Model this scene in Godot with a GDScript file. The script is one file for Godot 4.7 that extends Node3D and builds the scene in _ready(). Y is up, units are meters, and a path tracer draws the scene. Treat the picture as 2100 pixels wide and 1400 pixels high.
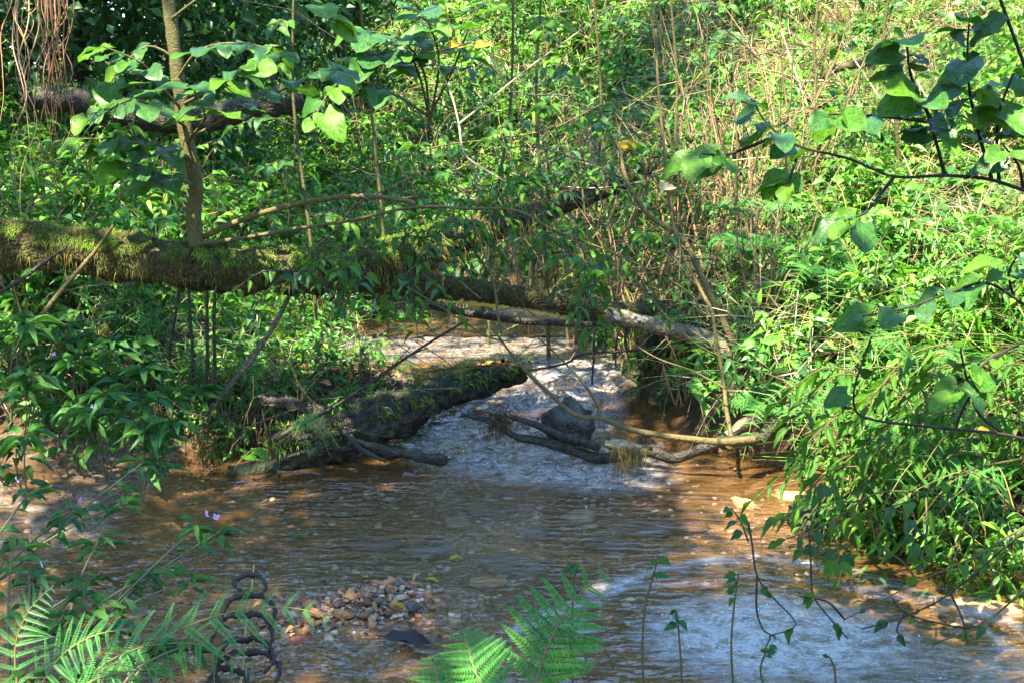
extends Node3D
# A shaded forest stream crossed by a mossy fallen trunk, with a sunlit bank on one side.

const LENS := 2474.0
const EYE := 1.9
var tilt := deg_to_rad(10.3)
var rng := RandomNumberGenerator.new()
var noise := FastNoiseLite.new()
var fine := FastNoiseLite.new()
var used := {}
var M := {}
var LP := {}


# ---------------------------------------------------------------- geometry collector
class Geo:
	var v := PackedVector3Array()
	var n := PackedVector3Array()
	var c := PackedColorArray()
	var uv := PackedVector2Array()

	func add(p: Geo, xf: Transform3D, col: Color) -> void:
		v.append_array(xf * p.v)
		var b := xf.basis.orthonormalized()
		n.append_array(Transform3D(b, Vector3.ZERO) * p.n)
		uv.append_array(p.uv)
		var cc := PackedColorArray()
		cc.resize(p.v.size())
		cc.fill(col)
		c.append_array(cc)

	func tri(a: Vector3, b: Vector3, d: Vector3, col: Color) -> void:
		var nn := (d - a).cross(b - a).normalized()
		for p: Vector3 in [a, b, d]:
			v.append(p)
			n.append(nn)
			c.append(col)
			uv.append(Vector2.ZERO)

	func quad(p: Array, nn: Array, col: Color) -> void:
		var front: bool = (p[2] - p[0]).cross(p[1] - p[0]).dot(nn[0]) + (p[3] - p[0]).cross(p[2] - p[0]).dot(nn[2]) > 0.0
		for k: int in [0, 1, 2, 0, 2, 3] if front else [0, 2, 1, 0, 3, 2]:
			v.append(p[k])
			n.append(nn[k])
			c.append(col)
			uv.append(Vector2.ZERO)

	func tube(pts: PackedVector3Array, r0: float, r1: float, sides: int, col: Color, bump := 0.0, nz: FastNoiseLite = null, freq := 6.0, mid := -1.0, ridge := 0.0) -> void:
		var rings := []
		var norms := []
		var m := pts.size()
		var side := Vector3.ZERO
		for i in m:
			var t := (pts[mini(i + 1, m - 1)] - pts[maxi(i - 1, 0)]).normalized()
			if i == 0:
				side = t.cross(Vector3(0.31, 0.87, 0.38)).normalized()
			else:
				side = (side - t * side.dot(t)).normalized()
			var up := t.cross(side)
			var f := float(i) / float(m - 1)
			var r := lerpf(r0, r1, f)
			if mid > 0.0:
				r = lerpf(r0, mid, f * 2.0) if f < 0.5 else lerpf(mid, r1, f * 2.0 - 1.0)
			var ring := PackedVector3Array()
			var nr := PackedVector3Array()
			for k in sides:
				var a := TAU * k / sides
				var o := side * cos(a) + up * sin(a)
				var rr := r
				if nz and bump > 0.0:
					var q := (pts[i] + o * r) * freq
					rr += bump * nz.get_noise_3d(q.x, q.y, q.z)
					if ridge > 0.0:
						var w := o * 3.2 + pts[i] * 1.3
						rr += ridge * (absf(nz.get_noise_3d(w.x, w.y, w.z)) * 2.0 - 0.7)
				ring.append(pts[i] + o * rr)
				nr.append(o)
			rings.append(ring)
			norms.append(nr)
		if nz and bump > 0.0:
			for i in m:
				for k in sides:
					var dv: Vector3 = rings[mini(i + 1, m - 1)][k] - rings[maxi(i - 1, 0)][k]
					var du: Vector3 = rings[i][(k + 1) % sides] - rings[i][(k + sides - 1) % sides]
					var q := du.cross(dv).normalized()
					norms[i][k] = q if q.dot(norms[i][k]) > 0.0 else -q
		for i in m - 1:
			for k in sides:
				var k2 := (k + 1) % sides
				quad([rings[i][k], rings[i][k2], rings[i + 1][k2], rings[i + 1][k]], [norms[i][k], norms[i][k2], norms[i + 1][k2], norms[i + 1][k]], col)
		for e in [0, m - 1]:
			if (r0 if e == 0 else r1) > 0.004:
				var mid_p := pts[e]
				for k in sides:
					var a1: Vector3 = rings[e][k]
					var a2: Vector3 = rings[e][(k + 1) % sides]
					var outward := pts[1] - pts[0] if e == 0 else pts[m - 2] - pts[m - 1]
					if (a2 - mid_p).cross(a1 - mid_p).dot(outward) < 0.0:
						tri(mid_p, a1, a2, col)
					else:
						tri(mid_p, a2, a1, col)

	func mesh() -> ArrayMesh:
		var a := []
		a.resize(Mesh.ARRAY_MAX)
		a[Mesh.ARRAY_VERTEX] = v
		a[Mesh.ARRAY_NORMAL] = n
		a[Mesh.ARRAY_COLOR] = c
		a[Mesh.ARRAY_TEX_UV] = uv
		var am := ArrayMesh.new()
		if v.size() > 0:
			am.add_surface_from_arrays(Mesh.PRIMITIVE_TRIANGLES, a)
		return am


# ---------------------------------------------------------------- small helpers
func at(px: float, py: float, d: float) -> Vector3:
	# the point d metres ahead of the eye, seen along that line of sight
	var x := (px - 1050.0) / LENS * d
	var y := -(py - 700.0) / LENS * d
	return Vector3(x, EYE + y * cos(tilt) - d * sin(tilt), -(d * cos(tilt) + y * sin(tilt)))


func on_level(px: float, py: float, level: float) -> Vector3:
	var o := Vector3(0, EYE, 0)
	var r := at(px, py, 1.0) - o
	return o + r * ((level - EYE) / r.y)


func path(list: Array, d0: float, d1: float = -1.0, per: int = 4) -> PackedVector3Array:
	if d1 < 0.0:
		d1 = d0
	var p := PackedVector3Array()
	for i in list.size():
		var q: Array = list[i]
		var d := lerpf(d0, d1, float(i) / maxf(1.0, list.size() - 1.0))
		if q.size() > 2:
			d = q[2]
		p.append(at(q[0], q[1], d))
	return smooth(p, per)


func smooth(p: PackedVector3Array, per: int) -> PackedVector3Array:
	var m := p.size()
	var o := PackedVector3Array()
	for i in m - 1:
		var a := p[maxi(i - 1, 0)]
		var b := p[i]
		var c := p[i + 1]
		var d := p[mini(i + 2, m - 1)]
		for k in per:
			var t := float(k) / per
			o.append(b.cubic_interpolate(c, a, d, t))
	o.append(p[m - 1])
	return o


func rf(a: float, b: float) -> float:
	return rng.randf_range(a, b)


func rdir() -> Vector3:
	return Vector3(rf(-1, 1), rf(-1, 1), rf(-1, 1)).normalized()


func numbered(called: String) -> String:
	used[called] = used.get(called, -1) + 1
	return called if used[called] == 0 else "%s_%03d" % [called, used[called]]


func thing(called: String, label: String, category: String, where := Vector3.ZERO, group := "") -> Node3D:
	var o := Node3D.new()
	o.name = numbered(called)
	add_child(o)
	o.position = where
	o.set_meta("label", label)
	o.set_meta("category", category)
	if group != "":
		o.set_meta("group", group)
	return o


func part(parent: Node3D, called: String, mesh: Mesh, mat: Material, xf := Transform3D.IDENTITY, stuff := false) -> MeshInstance3D:
	var o := MeshInstance3D.new()
	o.name = called
	o.mesh = mesh
	o.material_override = mat
	parent.add_child(o, true)
	o.transform = xf
	if stuff:
		o.set_meta("kind", "stuff")
	return o


func setting(called: String, mesh: Mesh, mat: Material, kind := "structure") -> MeshInstance3D:
	var o := MeshInstance3D.new()
	o.name = numbered(called)
	o.mesh = mesh
	o.material_override = mat
	add_child(o)
	o.set_meta("kind", kind)
	return o


func scatter(called: String, mesh: Mesh, mat: Material, xfs: Array, cols: Array, parent: Node3D = null) -> MultiMeshInstance3D:
	var mm := MultiMesh.new()
	mm.transform_format = MultiMesh.TRANSFORM_3D
	mm.use_colors = cols.size() > 0
	mm.mesh = mesh
	mm.instance_count = xfs.size()
	for i in xfs.size():
		mm.set_instance_transform(i, xfs[i])
		if cols.size() > 0:
			mm.set_instance_color(i, cols[i])
	var o := MultiMeshInstance3D.new()
	o.name = numbered(called) if parent == null else called
	o.multimesh = mm
	o.material_override = mat
	if parent == null:
		add_child(o)
	else:
		parent.add_child(o, true)
	o.set_meta("kind", "stuff")
	return o


func frame(dir: Vector3, up: Vector3) -> Basis:
	var x := dir.normalized()
	var z := x.cross(up)
	if z.length() < 0.01:
		z = x.cross(Vector3(0.3, 0.1, 0.9))
	z = z.normalized()
	return Basis(x, z.cross(x), z)


func stretched(dir: Vector3, up: Vector3, l: float, w: float, where: Vector3) -> Transform3D:
	var b := frame(dir, up)
	return Transform3D(Basis(b.x * l, b.y * l, b.z * w), where)


# ---------------------------------------------------------------- materials
func ramp(cols: Array, stops: Array) -> Gradient:
	var g := Gradient.new()
	var pc := PackedColorArray()
	for c: Color in cols:
		pc.append(c.linear_to_srgb())
	g.colors = pc
	g.offsets = PackedFloat32Array(stops)
	return g


func noise_tex(sd: int, freq: float, oct: int, g: Gradient, size := 512, kind := FastNoiseLite.TYPE_SIMPLEX_SMOOTH) -> NoiseTexture2D:
	var t := NoiseTexture2D.new()
	t.width = size
	t.height = size
	t.seamless = true
	var f := FastNoiseLite.new()
	f.seed = sd
	f.noise_type = kind
	f.frequency = freq
	f.fractal_octaves = oct
	t.noise = f
	if g:
		t.color_ramp = g
	return t


func surf(col: Color, rough: float, vcol := false, back := 0.0) -> StandardMaterial3D:
	var m := StandardMaterial3D.new()
	m.metallic_specular = 0.4
	m.albedo_color = col.linear_to_srgb()
	m.roughness = rough
	m.vertex_color_use_as_albedo = vcol
	m.cull_mode = BaseMaterial3D.CULL_DISABLED
	if back > 0.0:
		m.backlight_enabled = true
		m.backlight = Color(back * 0.95, back, back * 0.45).linear_to_srgb()
	return m


func bark(sd: int, cols: Array, stops: Array, scale: float, relief: float, rough := 0.85, freq := 0.02) -> StandardMaterial3D:
	var m := surf(Color.WHITE, rough)
	m.albedo_texture = noise_tex(sd, freq, 5, ramp(cols, stops))
	m.uv1_triplanar = true
	m.uv1_world_triplanar = true
	m.uv1_scale = Vector3.ONE * scale
	m.heightmap_enabled = true
	m.heightmap_texture = noise_tex(sd + 50, 0.035, 5, null)
	m.heightmap_scale = relief
	return m


func vein_texture() -> Array:
	var w := 192
	var im := Image.create(w, w, false, Image.FORMAT_RGB8)
	var hm := Image.create(w, w, false, Image.FORMAT_RGB8)
	for y in w:
		for x in w:
			var t := float(x) / w
			var s := absf(float(y) / w - 0.5) * 2.0
			var mid := exp(-pow(s / 0.035, 2.0))
			var q := fposmod(t * 7.0 - s * 2.6, 1.0)
			var side := exp(-pow((q - 0.5) / 0.07, 2.0)) * (1.0 - s * 0.6)
			var q2 := fposmod(s * 9.0 + noise.get_noise_2d(x * 2.0, y * 2.0), 1.0)
			var net := exp(-pow((q2 - 0.5) / 0.12, 2.0)) * 0.25
			var vv := clampf(maxf(maxf(mid, side * 0.7), net), 0.0, 1.0)
			var b := 0.74 + 0.16 * noise.get_noise_2d(x * 1.3 + 90.0, y * 1.3) - 0.25 * smoothstep(0.34, 0.42, noise.get_noise_2d(x * 4.0 + 500.0, y * 4.0))
			im.set_pixel(x, y, Color(b + vv * 0.26, b + vv * 0.22, b + vv * 0.2))
			var hh := 0.8 - 0.6 * vv + 0.1 * noise.get_noise_2d(x * 5.0, y * 5.0)
			hm.set_pixel(x, y, Color(hh, hh, hh))
	return [ImageTexture.create_from_image(im), ImageTexture.create_from_image(hm)]


func big_leaf(col: Color, rough: float, back: float, veins: Array) -> StandardMaterial3D:
	var m := surf(col, rough, false, back)
	m.albedo_texture = veins[0]
	m.heightmap_enabled = true
	m.heightmap_texture = veins[1]
	m.heightmap_scale = 0.25
	return m


func make_materials() -> void:
	var ve := vein_texture()
	M.heart = [big_leaf(Color(0.09, 0.28, 0.02), 0.42, 0.8, ve), big_leaf(Color(0.06, 0.20, 0.028), 0.38, 0.6, ve), big_leaf(Color(0.14, 0.36, 0.02), 0.45, 0.9, ve), big_leaf(Color(0.05, 0.16, 0.035), 0.34, 0.5, ve)]
	M.dark_heart = M.heart
	M.balsam = [big_leaf(Color(0.075, 0.26, 0.035), 0.45, 0.65, ve), big_leaf(Color(0.10, 0.31, 0.04), 0.45, 0.75, ve), big_leaf(Color(0.05, 0.20, 0.05), 0.4, 0.5, ve)]
	M.yellow_leaf = big_leaf(Color(0.62, 0.42, 0.03), 0.5, 0.6, ve)
	M.fern = [surf(Color(0.04, 0.19, 0.02), 0.55, true, 0.6), surf(Color(0.055, 0.23, 0.022), 0.55, true, 0.7)]
	M.fern_pale = [surf(Color(0.07, 0.26, 0.05), 0.5, true, 0.5), surf(Color(0.055, 0.21, 0.04), 0.45, true, 0.5)]
	M.foliage = surf(Color.WHITE, 0.42, true, 0.85)
	M.grass = surf(Color.WHITE, 0.5, true, 0.8)
	M.straw = surf(Color.WHITE, 0.7, true, 0.25)
	M.stem = surf(Color.WHITE, 0.7, true)
	M.moss = surf(Color.WHITE, 0.85, true, 0.35)
	M.flower = surf(Color(0.62, 0.35, 0.66), 0.6, true, 0.5)
	M.trunk = bark(3, [Color(0.012, 0.008, 0.004), Color(0.035, 0.024, 0.008), Color(0.075, 0.055, 0.013), Color(0.035, 0.05, 0.008), Color(0.13, 0.085, 0.024)], [0.0, 0.35, 0.5, 0.62, 1.0], 2.2, 4.5)
	M.pale_bark = bark(5, [Color(0.03, 0.026, 0.016), Color(0.08, 0.065, 0.04), Color(0.13, 0.105, 0.06), Color(0.30, 0.25, 0.17)], [0.0, 0.4, 0.62, 1.0], 2.6, 1.0, 0.8)
	M.sapling_bark = bark(7, [Color(0.035, 0.03, 0.012), Color(0.085, 0.072, 0.024), Color(0.07, 0.075, 0.02), Color(0.17, 0.14, 0.07)], [0.0, 0.4, 0.6, 1.0], 4.0, 0.5)
	M.dark_bark = bark(9, [Color(0.008, 0.007, 0.005), Color(0.022, 0.017, 0.012), Color(0.034, 0.032, 0.016), Color(0.075, 0.06, 0.04)], [0.0, 0.45, 0.65, 1.0], 2.6, 1.6, 0.6)
	M.rot_wood = bark(11, [Color(0.16, 0.07, 0.02), Color(0.34, 0.18, 0.05), Color(0.5, 0.30, 0.10)], [0.0, 0.5, 1.0], 2.5, 1.2)
	M.bare_wood = bark(13, [Color(0.14, 0.10, 0.05), Color(0.28, 0.22, 0.13), Color(0.42, 0.35, 0.23)], [0.0, 0.5, 1.0], 2.5, 0.6)
	M.tan_bark = bark(15, [Color(0.04, 0.03, 0.012), Color(0.095, 0.068, 0.024), Color(0.075, 0.07, 0.02), Color(0.19, 0.14, 0.06)], [0.0, 0.4, 0.6, 1.0], 3.2, 0.6)
	M.black = surf(Color(0.018, 0.013, 0.010), 0.65)
	M.wet_rock = bark(17, [Color(0.02, 0.02, 0.02), Color(0.05, 0.05, 0.045), Color(0.09, 0.085, 0.075)], [0.0, 0.5, 1.0], 1.8, 1.2, 0.3)
	M.moss_rock = bark(19, [Color(0.010, 0.011, 0.006), Color(0.024, 0.026, 0.012), Color(0.03, 0.045, 0.011), Color(0.07, 0.06, 0.035)], [0.0, 0.45, 0.6, 1.0], 2.2, 1.6, 0.75)
	M.orange_rock = bark(21, [Color(0.22, 0.10, 0.04), Color(0.42, 0.22, 0.09), Color(0.55, 0.36, 0.2)], [0.0, 0.5, 1.0], 2.0, 1.0, 0.55)
	M.pebble = []
	for q in [[Color(0.14, 0.065, 0.03), Color(0.25, 0.125, 0.055)], [Color(0.27, 0.115, 0.04), Color(0.40, 0.19, 0.07)], [Color(0.18, 0.045, 0.03), Color(0.28, 0.09, 0.055)], [Color(0.05, 0.045, 0.04), Color(0.10, 0.09, 0.08)], [Color(0.28, 0.19, 0.11), Color(0.40, 0.29, 0.18)], [Color(0.07, 0.035, 0.025), Color(0.14, 0.075, 0.045)]]:
		M.pebble.append(bark(30 + M.pebble.size(), [q[0], q[1]], [0.25, 0.75], 5.0, 0.25, 0.65))
	var soil := surf(Color.WHITE, 0.9, true)
	soil.albedo_texture = noise_tex(41, 0.02, 6, ramp([Color(0.45, 0.42, 0.38), Color(0.8, 0.78, 0.75), Color(1, 1, 1)], [0.1, 0.5, 0.9]))
	soil.uv1_triplanar = true
	soil.uv1_world_triplanar = true
	soil.uv1_scale = Vector3.ONE * 0.9
	soil.heightmap_enabled = true
	soil.heightmap_texture = noise_tex(43, 0.05, 5, null)
	soil.heightmap_scale = 3.0
	M.soil = soil
	var wm := StandardMaterial3D.new()
	wm.albedo_color = Color(Color(0.14, 0.074, 0.024).linear_to_srgb(), 0.36)
	wm.transparency = BaseMaterial3D.TRANSPARENCY_ALPHA
	wm.roughness = 0.03
	wm.metallic_specular = 0.5
	wm.uv1_triplanar = true
	wm.uv1_world_triplanar = true
	wm.uv1_scale = Vector3(0.7, 0.7, 1.7)
	wm.heightmap_enabled = true
	wm.heightmap_texture = noise_tex(45, 0.014, 3, null)
	wm.heightmap_scale = 1.4
	M.water = wm


# ---------------------------------------------------------------- leaf shapes
func leaf_shape(kind: String, seg: int, across: int, fold: float, droop: float, wave: float, petiole: float) -> Geo:
	var g := Geo.new()
	var rows := []
	for i in seg + 1:
		var t := float(i) / seg
		var w := 0.0
		match kind:
			"heart": w = 0.46 * pow(maxf(0.0, sin(PI * pow(clampf(t * 0.93 + 0.07, 0, 1), 0.70))), 0.62)
			"lance": w = 0.5 * pow(sin(PI * pow(t, 0.8)), 1.15)
			"ovate": w = 0.5 * pow(sin(PI * pow(t, 0.66)), 0.9)
		if i == 0 and kind != "heart" or i == seg:
			w = 0.0
		var row := []
		for j in range(-across, across + 1):
			var s := float(j) / across
			var x := t
			if kind == "heart":
				x -= 0.17 * absf(s) * pow(1.0 - t, 3.0)
			var y := fold * absf(s) * w - droop * t * t + wave * sin(t * 9.0 + s * 4.0) * w * absf(s)
			row.append(Vector3(x + petiole, y, s * w))
		rows.append(row)
	for i in seg:
		for j in 2 * across:
			var a: Vector3 = rows[i][j]
			var b: Vector3 = rows[i + 1][j]
			var c: Vector3 = rows[i + 1][j + 1]
			var d: Vector3 = rows[i][j + 1]
			for tri: Array in [[a, b, c, 0], [a, c, d, 1]]:
				var nn: Vector3 = (tri[2] - tri[0]).cross(tri[1] - tri[0])
				if nn.length() < 1e-7:
					continue
				nn = nn.normalized()
				var turn := nn.y < 0
				if turn:
					nn = -nn
				var jj := [[i, j], [i + 1, j], [i + 1, j + 1]] if tri[3] == 0 else [[i, j], [i + 1, j + 1], [i, j + 1]]
				for k: int in [0, 2, 1] if turn else [0, 1, 2]:
					g.v.append(tri[k])
					g.n.append(nn)
					g.c.append(Color.WHITE)
					g.uv.append(Vector2(float(jj[k][0]) / seg, float(jj[k][1]) / (2.0 * across)))
	if petiole > 0.0:
		g.tube(PackedVector3Array([Vector3(0, 0.02, 0), Vector3(petiole * 0.5, 0.03, 0), Vector3(petiole, 0, 0)]), 0.012, 0.010, 4, Color(0.7, 0.7, 0.6))
	return g


func smooth_normals(g: Geo) -> Geo:
	var acc := {}
	for i in g.v.size():
		var k := Vector3i((g.v[i] * 4000.0).round())
		acc[k] = acc.get(k, Vector3.ZERO) + g.n[i]
	for i in g.v.size():
		g.n[i] = acc[Vector3i((g.v[i] * 4000.0).round())].normalized()
	return g


func make_leaf_shapes() -> void:
	LP.heart = []
	for q in [[0.15, 0.12, 0.08], [0.25, 0.25, 0.14], [0.08, 0.2, 0.2], [0.2, 0.38, 0.12]]:
		LP.heart.append(smooth_normals(leaf_shape("heart", 11, 3, q[0], q[1], q[2], 0.28)).mesh())
	LP.balsam = []
	for q in [[0.3, 0.15, 0.1], [0.4, 0.35, 0.1], [0.2, 0.5, 0.15]]:
		LP.balsam.append(smooth_normals(leaf_shape("ovate", 8, 2, q[0], q[1], q[2], 0.15)).mesh())
	LP.lance = [leaf_shape("lance", 4, 1, 0.3, 0.1, 0.0, 0.08), leaf_shape("lance", 4, 1, 0.4, 0.35, 0.0, 0.08), leaf_shape("lance", 4, 1, 0.2, 0.6, 0.0, 0.08)]
	LP.ovate = [leaf_shape("ovate", 4, 1, 0.3, 0.1, 0.0, 0.1), leaf_shape("ovate", 4, 1, 0.4, 0.3, 0.0, 0.1)]
	LP.chip = [leaf_shape("ovate", 2, 1, 0.3, 0.15, 0.0, 0.0), leaf_shape("lance", 3, 1, 0.3, 0.3, 0.0, 0.0)]
	LP.single = []
	for q in [["lance", 0.25, 0.2], ["lance", 0.4, 0.45], ["ovate", 0.3, 0.25]]:
		LP.single.append(smooth_normals(leaf_shape(q[0], 6, 2, q[1], q[2], 0.08, 0.1)).mesh())
	# one pinna of a fern: a midrib with two rows of lobes
	LP.pinna = []
	for v in 2:
		var g := Geo.new()
		g.tube(PackedVector3Array([Vector3.ZERO, Vector3(0.5, 0.0, 0), Vector3(1, -0.08 - 0.1 * v, 0)]), 0.012, 0.003, 4, Color(0.8, 0.8, 0.6))
		var lobes := 15
		for k in lobes:
			var t := (k + 0.5) / lobes
			var l := 0.17 * (1.0 - pow(t, 1.6)) + 0.02
			for s in [-1.0, 1.0]:
				var d := Vector3(0.45 + 0.3 * t, -0.12 - 0.2 * v, s)
				g.add(LP.chip[0], stretched(d, Vector3.UP, l, 0.085, Vector3(t, -(0.08 + 0.1 * v) * t * t, 0)), Color(1, 1, 1).darkened(0.12 * (k % 3)))
		LP.pinna.append(g.mesh())
	# a narrow comb pinna of the finely cut fern
	LP.comb = []
	for v in 2:
		var g := Geo.new()
		g.tube(PackedVector3Array([Vector3.ZERO, Vector3(0.5, 0.01, 0), Vector3(1, -0.05 - 0.12 * v, 0)]), 0.006, 0.002, 4, Color(0.9, 0.9, 0.7))
		for k in 22:
			var t := (k + 0.5) / 22.0
			var l := 0.085 * (1.0 - pow(t, 2.0)) + 0.012
			for s in [-1.0, 1.0]:
				g.add(LP.chip[0], stretched(Vector3(0.35, -0.25 - 0.2 * v, s), Vector3.UP, l, 0.034, Vector3(t, -(0.05 + 0.12 * v) * t * t, 0)), Color(1, 1, 1).darkened(0.15 * (k % 2)))
		LP.comb.append(g.mesh())


func leaf_color(base: Color, spread := 0.25) -> Color:
	var k := 1.0 + rf(-spread, spread)
	return Color(base.r * k * rf(0.85, 1.2), base.g * k, base.b * k * rf(0.8, 1.25))


# ---------------------------------------------------------------- the land
const RIGHT_EDGE := [[-40.0, -20.0], [-25.0, -7.0], [-20.0, -2.4], [-18.0, -0.4], [-16.0, 1.1], [-14.0, 1.9], [-12.0, 1.8], [-10.0, 1.35], [-9.0, 1.1], [-8.2, 0.95], [-7.4, 1.0], [-7.0, 1.15], [-6.6, 1.5], [-6.2, 1.75], [-5.6, 2.1], [-5.0, 2.45], [-4.2, 3.0], [-3.0, 3.6], [10.0, 6.0]]
const LEFT_EDGE := [[-40.0, -24.0], [-25.0, -10.0], [-20.0, -5.2], [-18.0, -3.0], [-16.0, -1.3], [-13.0, -0.4], [-11.0, -0.8], [-9.6, -1.5], [-8.6, -1.7], [-8.2, -1.5], [-7.9, -1.55], [-7.4, -2.4], [-6.9, -3.2], [-6.6, -5.5], [-6.0, -7.0], [-3.0, -8.0], [10.0, -9.0]]


func table(t: Array, z: float) -> float:
	for i in t.size() - 1:
		if z <= t[i + 1][0]:
			return lerpf(t[i][1], t[i + 1][1], clampf((z - t[i][0]) / (t[i + 1][0] - t[i][0]), 0, 1))
	return t[t.size() - 1][1]


func level(x: float, z: float) -> float:
	var l := 0.24 * smoothstep(-7.15, -8.1, z) + 0.12 * smoothstep(-11.0, -13.0, z) + 0.2 * smoothstep(-13.5, -16.0, z)
	l += 0.10 * smoothstep(-1.6, -2.8, x) * smoothstep(-5.2, -6.4, z) * (1.0 - smoothstep(-7.15, -8.1, z))
	return l


func bump(x: float, z: float, a: Vector2, b: Vector2, r: float) -> float:
	var p := Vector2(x, z)
	var q := Geometry2D.get_closest_point_to_segment(p, a, b)
	return 1.0 - smoothstep(0.0, 1.0, p.distance_to(q) / r)


func land(x: float, z: float) -> float:
	var l := level(x, z)
	var r := x - table(RIGHT_EDGE, z)
	var e := table(LEFT_EDGE, z) - x
	r += 0.16 * noise.get_noise_2d(x * 60.0, z * 60.0)
	e += 0.16 * noise.get_noise_2d(x * 60.0 + 300.0, z * 60.0)
	var out := maxf(r, e)
	var y: float
	if out < 0.0:
		y = l - 0.03 - minf(0.26, -out * 0.42)
	elif r > e:
		y = l + 0.42 * smoothstep(0.0, 0.35, r) + 0.5 * minf(r, 5.0) + 0.2 * clampf(r - 5.0, 0.0, 12.0) - 0.03
	else:
		y = l + 0.2 * smoothstep(0.0, 0.5, e) + 0.16 * minf(e, 8.0) - 0.03
	y += 0.05 * minf(maxf(-14.0 - z, 0.0), 30.0)
	# near bank, the debris island and the gravel bar
	y = maxf(y, -0.35 + 0.62 * smoothstep(-3.85, -3.05, z) + 0.08 * maxf(z + 3.0, 0.0)) if z > -4.0 else y
	y += 0.40 * bump(x, z, Vector2(-2.7, -7.35), Vector2(-1.9, -7.35), 0.7)
	y += 0.32 * bump(x, z, Vector2(-1.6, -7.3), Vector2(-0.95, -7.4), 0.55)
	y += 0.30 * bump(x, z, Vector2(-1.2, -7.5), Vector2(-0.35, -7.9), 0.5)
	y = maxf(y, -0.16 + 0.172 * bump(x, z, Vector2(-0.7, -4.42), Vector2(-0.48, -4.6), 0.75))
	y += 0.035 * noise.get_noise_2d(x * 45.0, z * 45.0) + 0.012 * noise.get_noise_2d(x * 190.0, z * 190.0)
	return y


func spaced(lo: float, hi: float, step: float, reach_lo: float, reach_hi: float) -> PackedFloat32Array:
	var a := PackedFloat32Array()
	var s := step
	var p := lo
	while p > reach_lo:
		s *= 1.35
		p -= s
		a.insert(0, p)
	p = lo
	while p < hi:
		a.append(p)
		p += step
	s = step
	while p < reach_hi:
		a.append(p)
		s *= 1.35
		p += s
	a.append(reach_hi)
	return a


func build_land() -> void:
	var xs := spaced(-6.0, 6.0, 0.09, -90.0, 90.0)
	var zs := spaced(-14.0, -2.4, 0.09, -120.0, 30.0)
	var nx := xs.size()
	var nz := zs.size()
	var v := PackedVector3Array()
	var c := PackedColorArray()
	for j in nz:
		for i in nx:
			var x := xs[i]
			var z := zs[j]
			var y := land(x, z)
			v.append(Vector3(x, y, z))
			var wet := 1.0 - smoothstep(0.0, 0.06, y - level(x, z))
			if x > table(RIGHT_EDGE, z) + 1.2 or x < table(LEFT_EDGE, z) - 1.5 or z > -3.4:
				wet = 0.0
			var soil := Color(0.035, 0.021, 0.012).lerp(Color(0.085, 0.055, 0.03), 0.5 + 0.5 * noise.get_noise_2d(x * 30.0, z * 30.0))
			var sand := Color(0.05, 0.03, 0.014).lerp(Color(0.30, 0.155, 0.055), clampf(0.45 + 1.1 * noise.get_noise_2d(x * 70.0, z * 110.0), 0.0, 1.0))
			c.append(soil.lerp(sand, wet))
	var idx := PackedInt32Array()
	var n := PackedVector3Array()
	n.resize(v.size())
	for j in nz:
		for i in nx:
			var dx := v[j * nx + mini(i + 1, nx - 1)] - v[j * nx + maxi(i - 1, 0)]
			var dz := v[mini(j + 1, nz - 1) * nx + i] - v[maxi(j - 1, 0) * nx + i]
			n[j * nx + i] = dz.cross(dx).normalized()
			if i < nx - 1 and j < nz - 1:
				var k := j * nx + i
				idx.append_array(PackedInt32Array([k, k + 1, k + nx + 1, k, k + nx + 1, k + nx]))
	var a := []
	a.resize(Mesh.ARRAY_MAX)
	a[Mesh.ARRAY_VERTEX] = v
	a[Mesh.ARRAY_NORMAL] = n
	a[Mesh.ARRAY_COLOR] = c
	a[Mesh.ARRAY_INDEX] = idx
	var am := ArrayMesh.new()
	am.add_surface_from_arrays(Mesh.PRIMITIVE_TRIANGLES, a)
	setting("ground", am, M.soil)


func wave_height(x: float, z: float) -> float:
	var cascade := smoothstep(-6.2, -6.8, z) * smoothstep(-8.6, -8.0, z) * smoothstep(-0.9, -0.4, x)
	var rapid := smoothstep(-1.3, -2.0, x) * smoothstep(-4.7, -5.3, z)
	var whirl := 1.0 - smoothstep(0.35, 1.1, Vector2(x - 0.95, (z + 4.4) * 1.2).length())
	var amp := 0.0045 + 0.012 * smoothstep(-8.0, -8.8, z) + 0.032 * cascade + 0.018 * rapid + 0.006 * whirl
	var u := x * 1.0
	var w := z * 1.0
	if rapid > 0.2:
		w *= 2.2
	return amp * (0.75 * noise.get_noise_2d(u * 300.0, w * 300.0 + 70.0) + 0.55 * noise.get_noise_2d(u * 800.0, w * 700.0) + 0.18 * noise.get_noise_2d(u * 1700.0, w * 1500.0))


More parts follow.
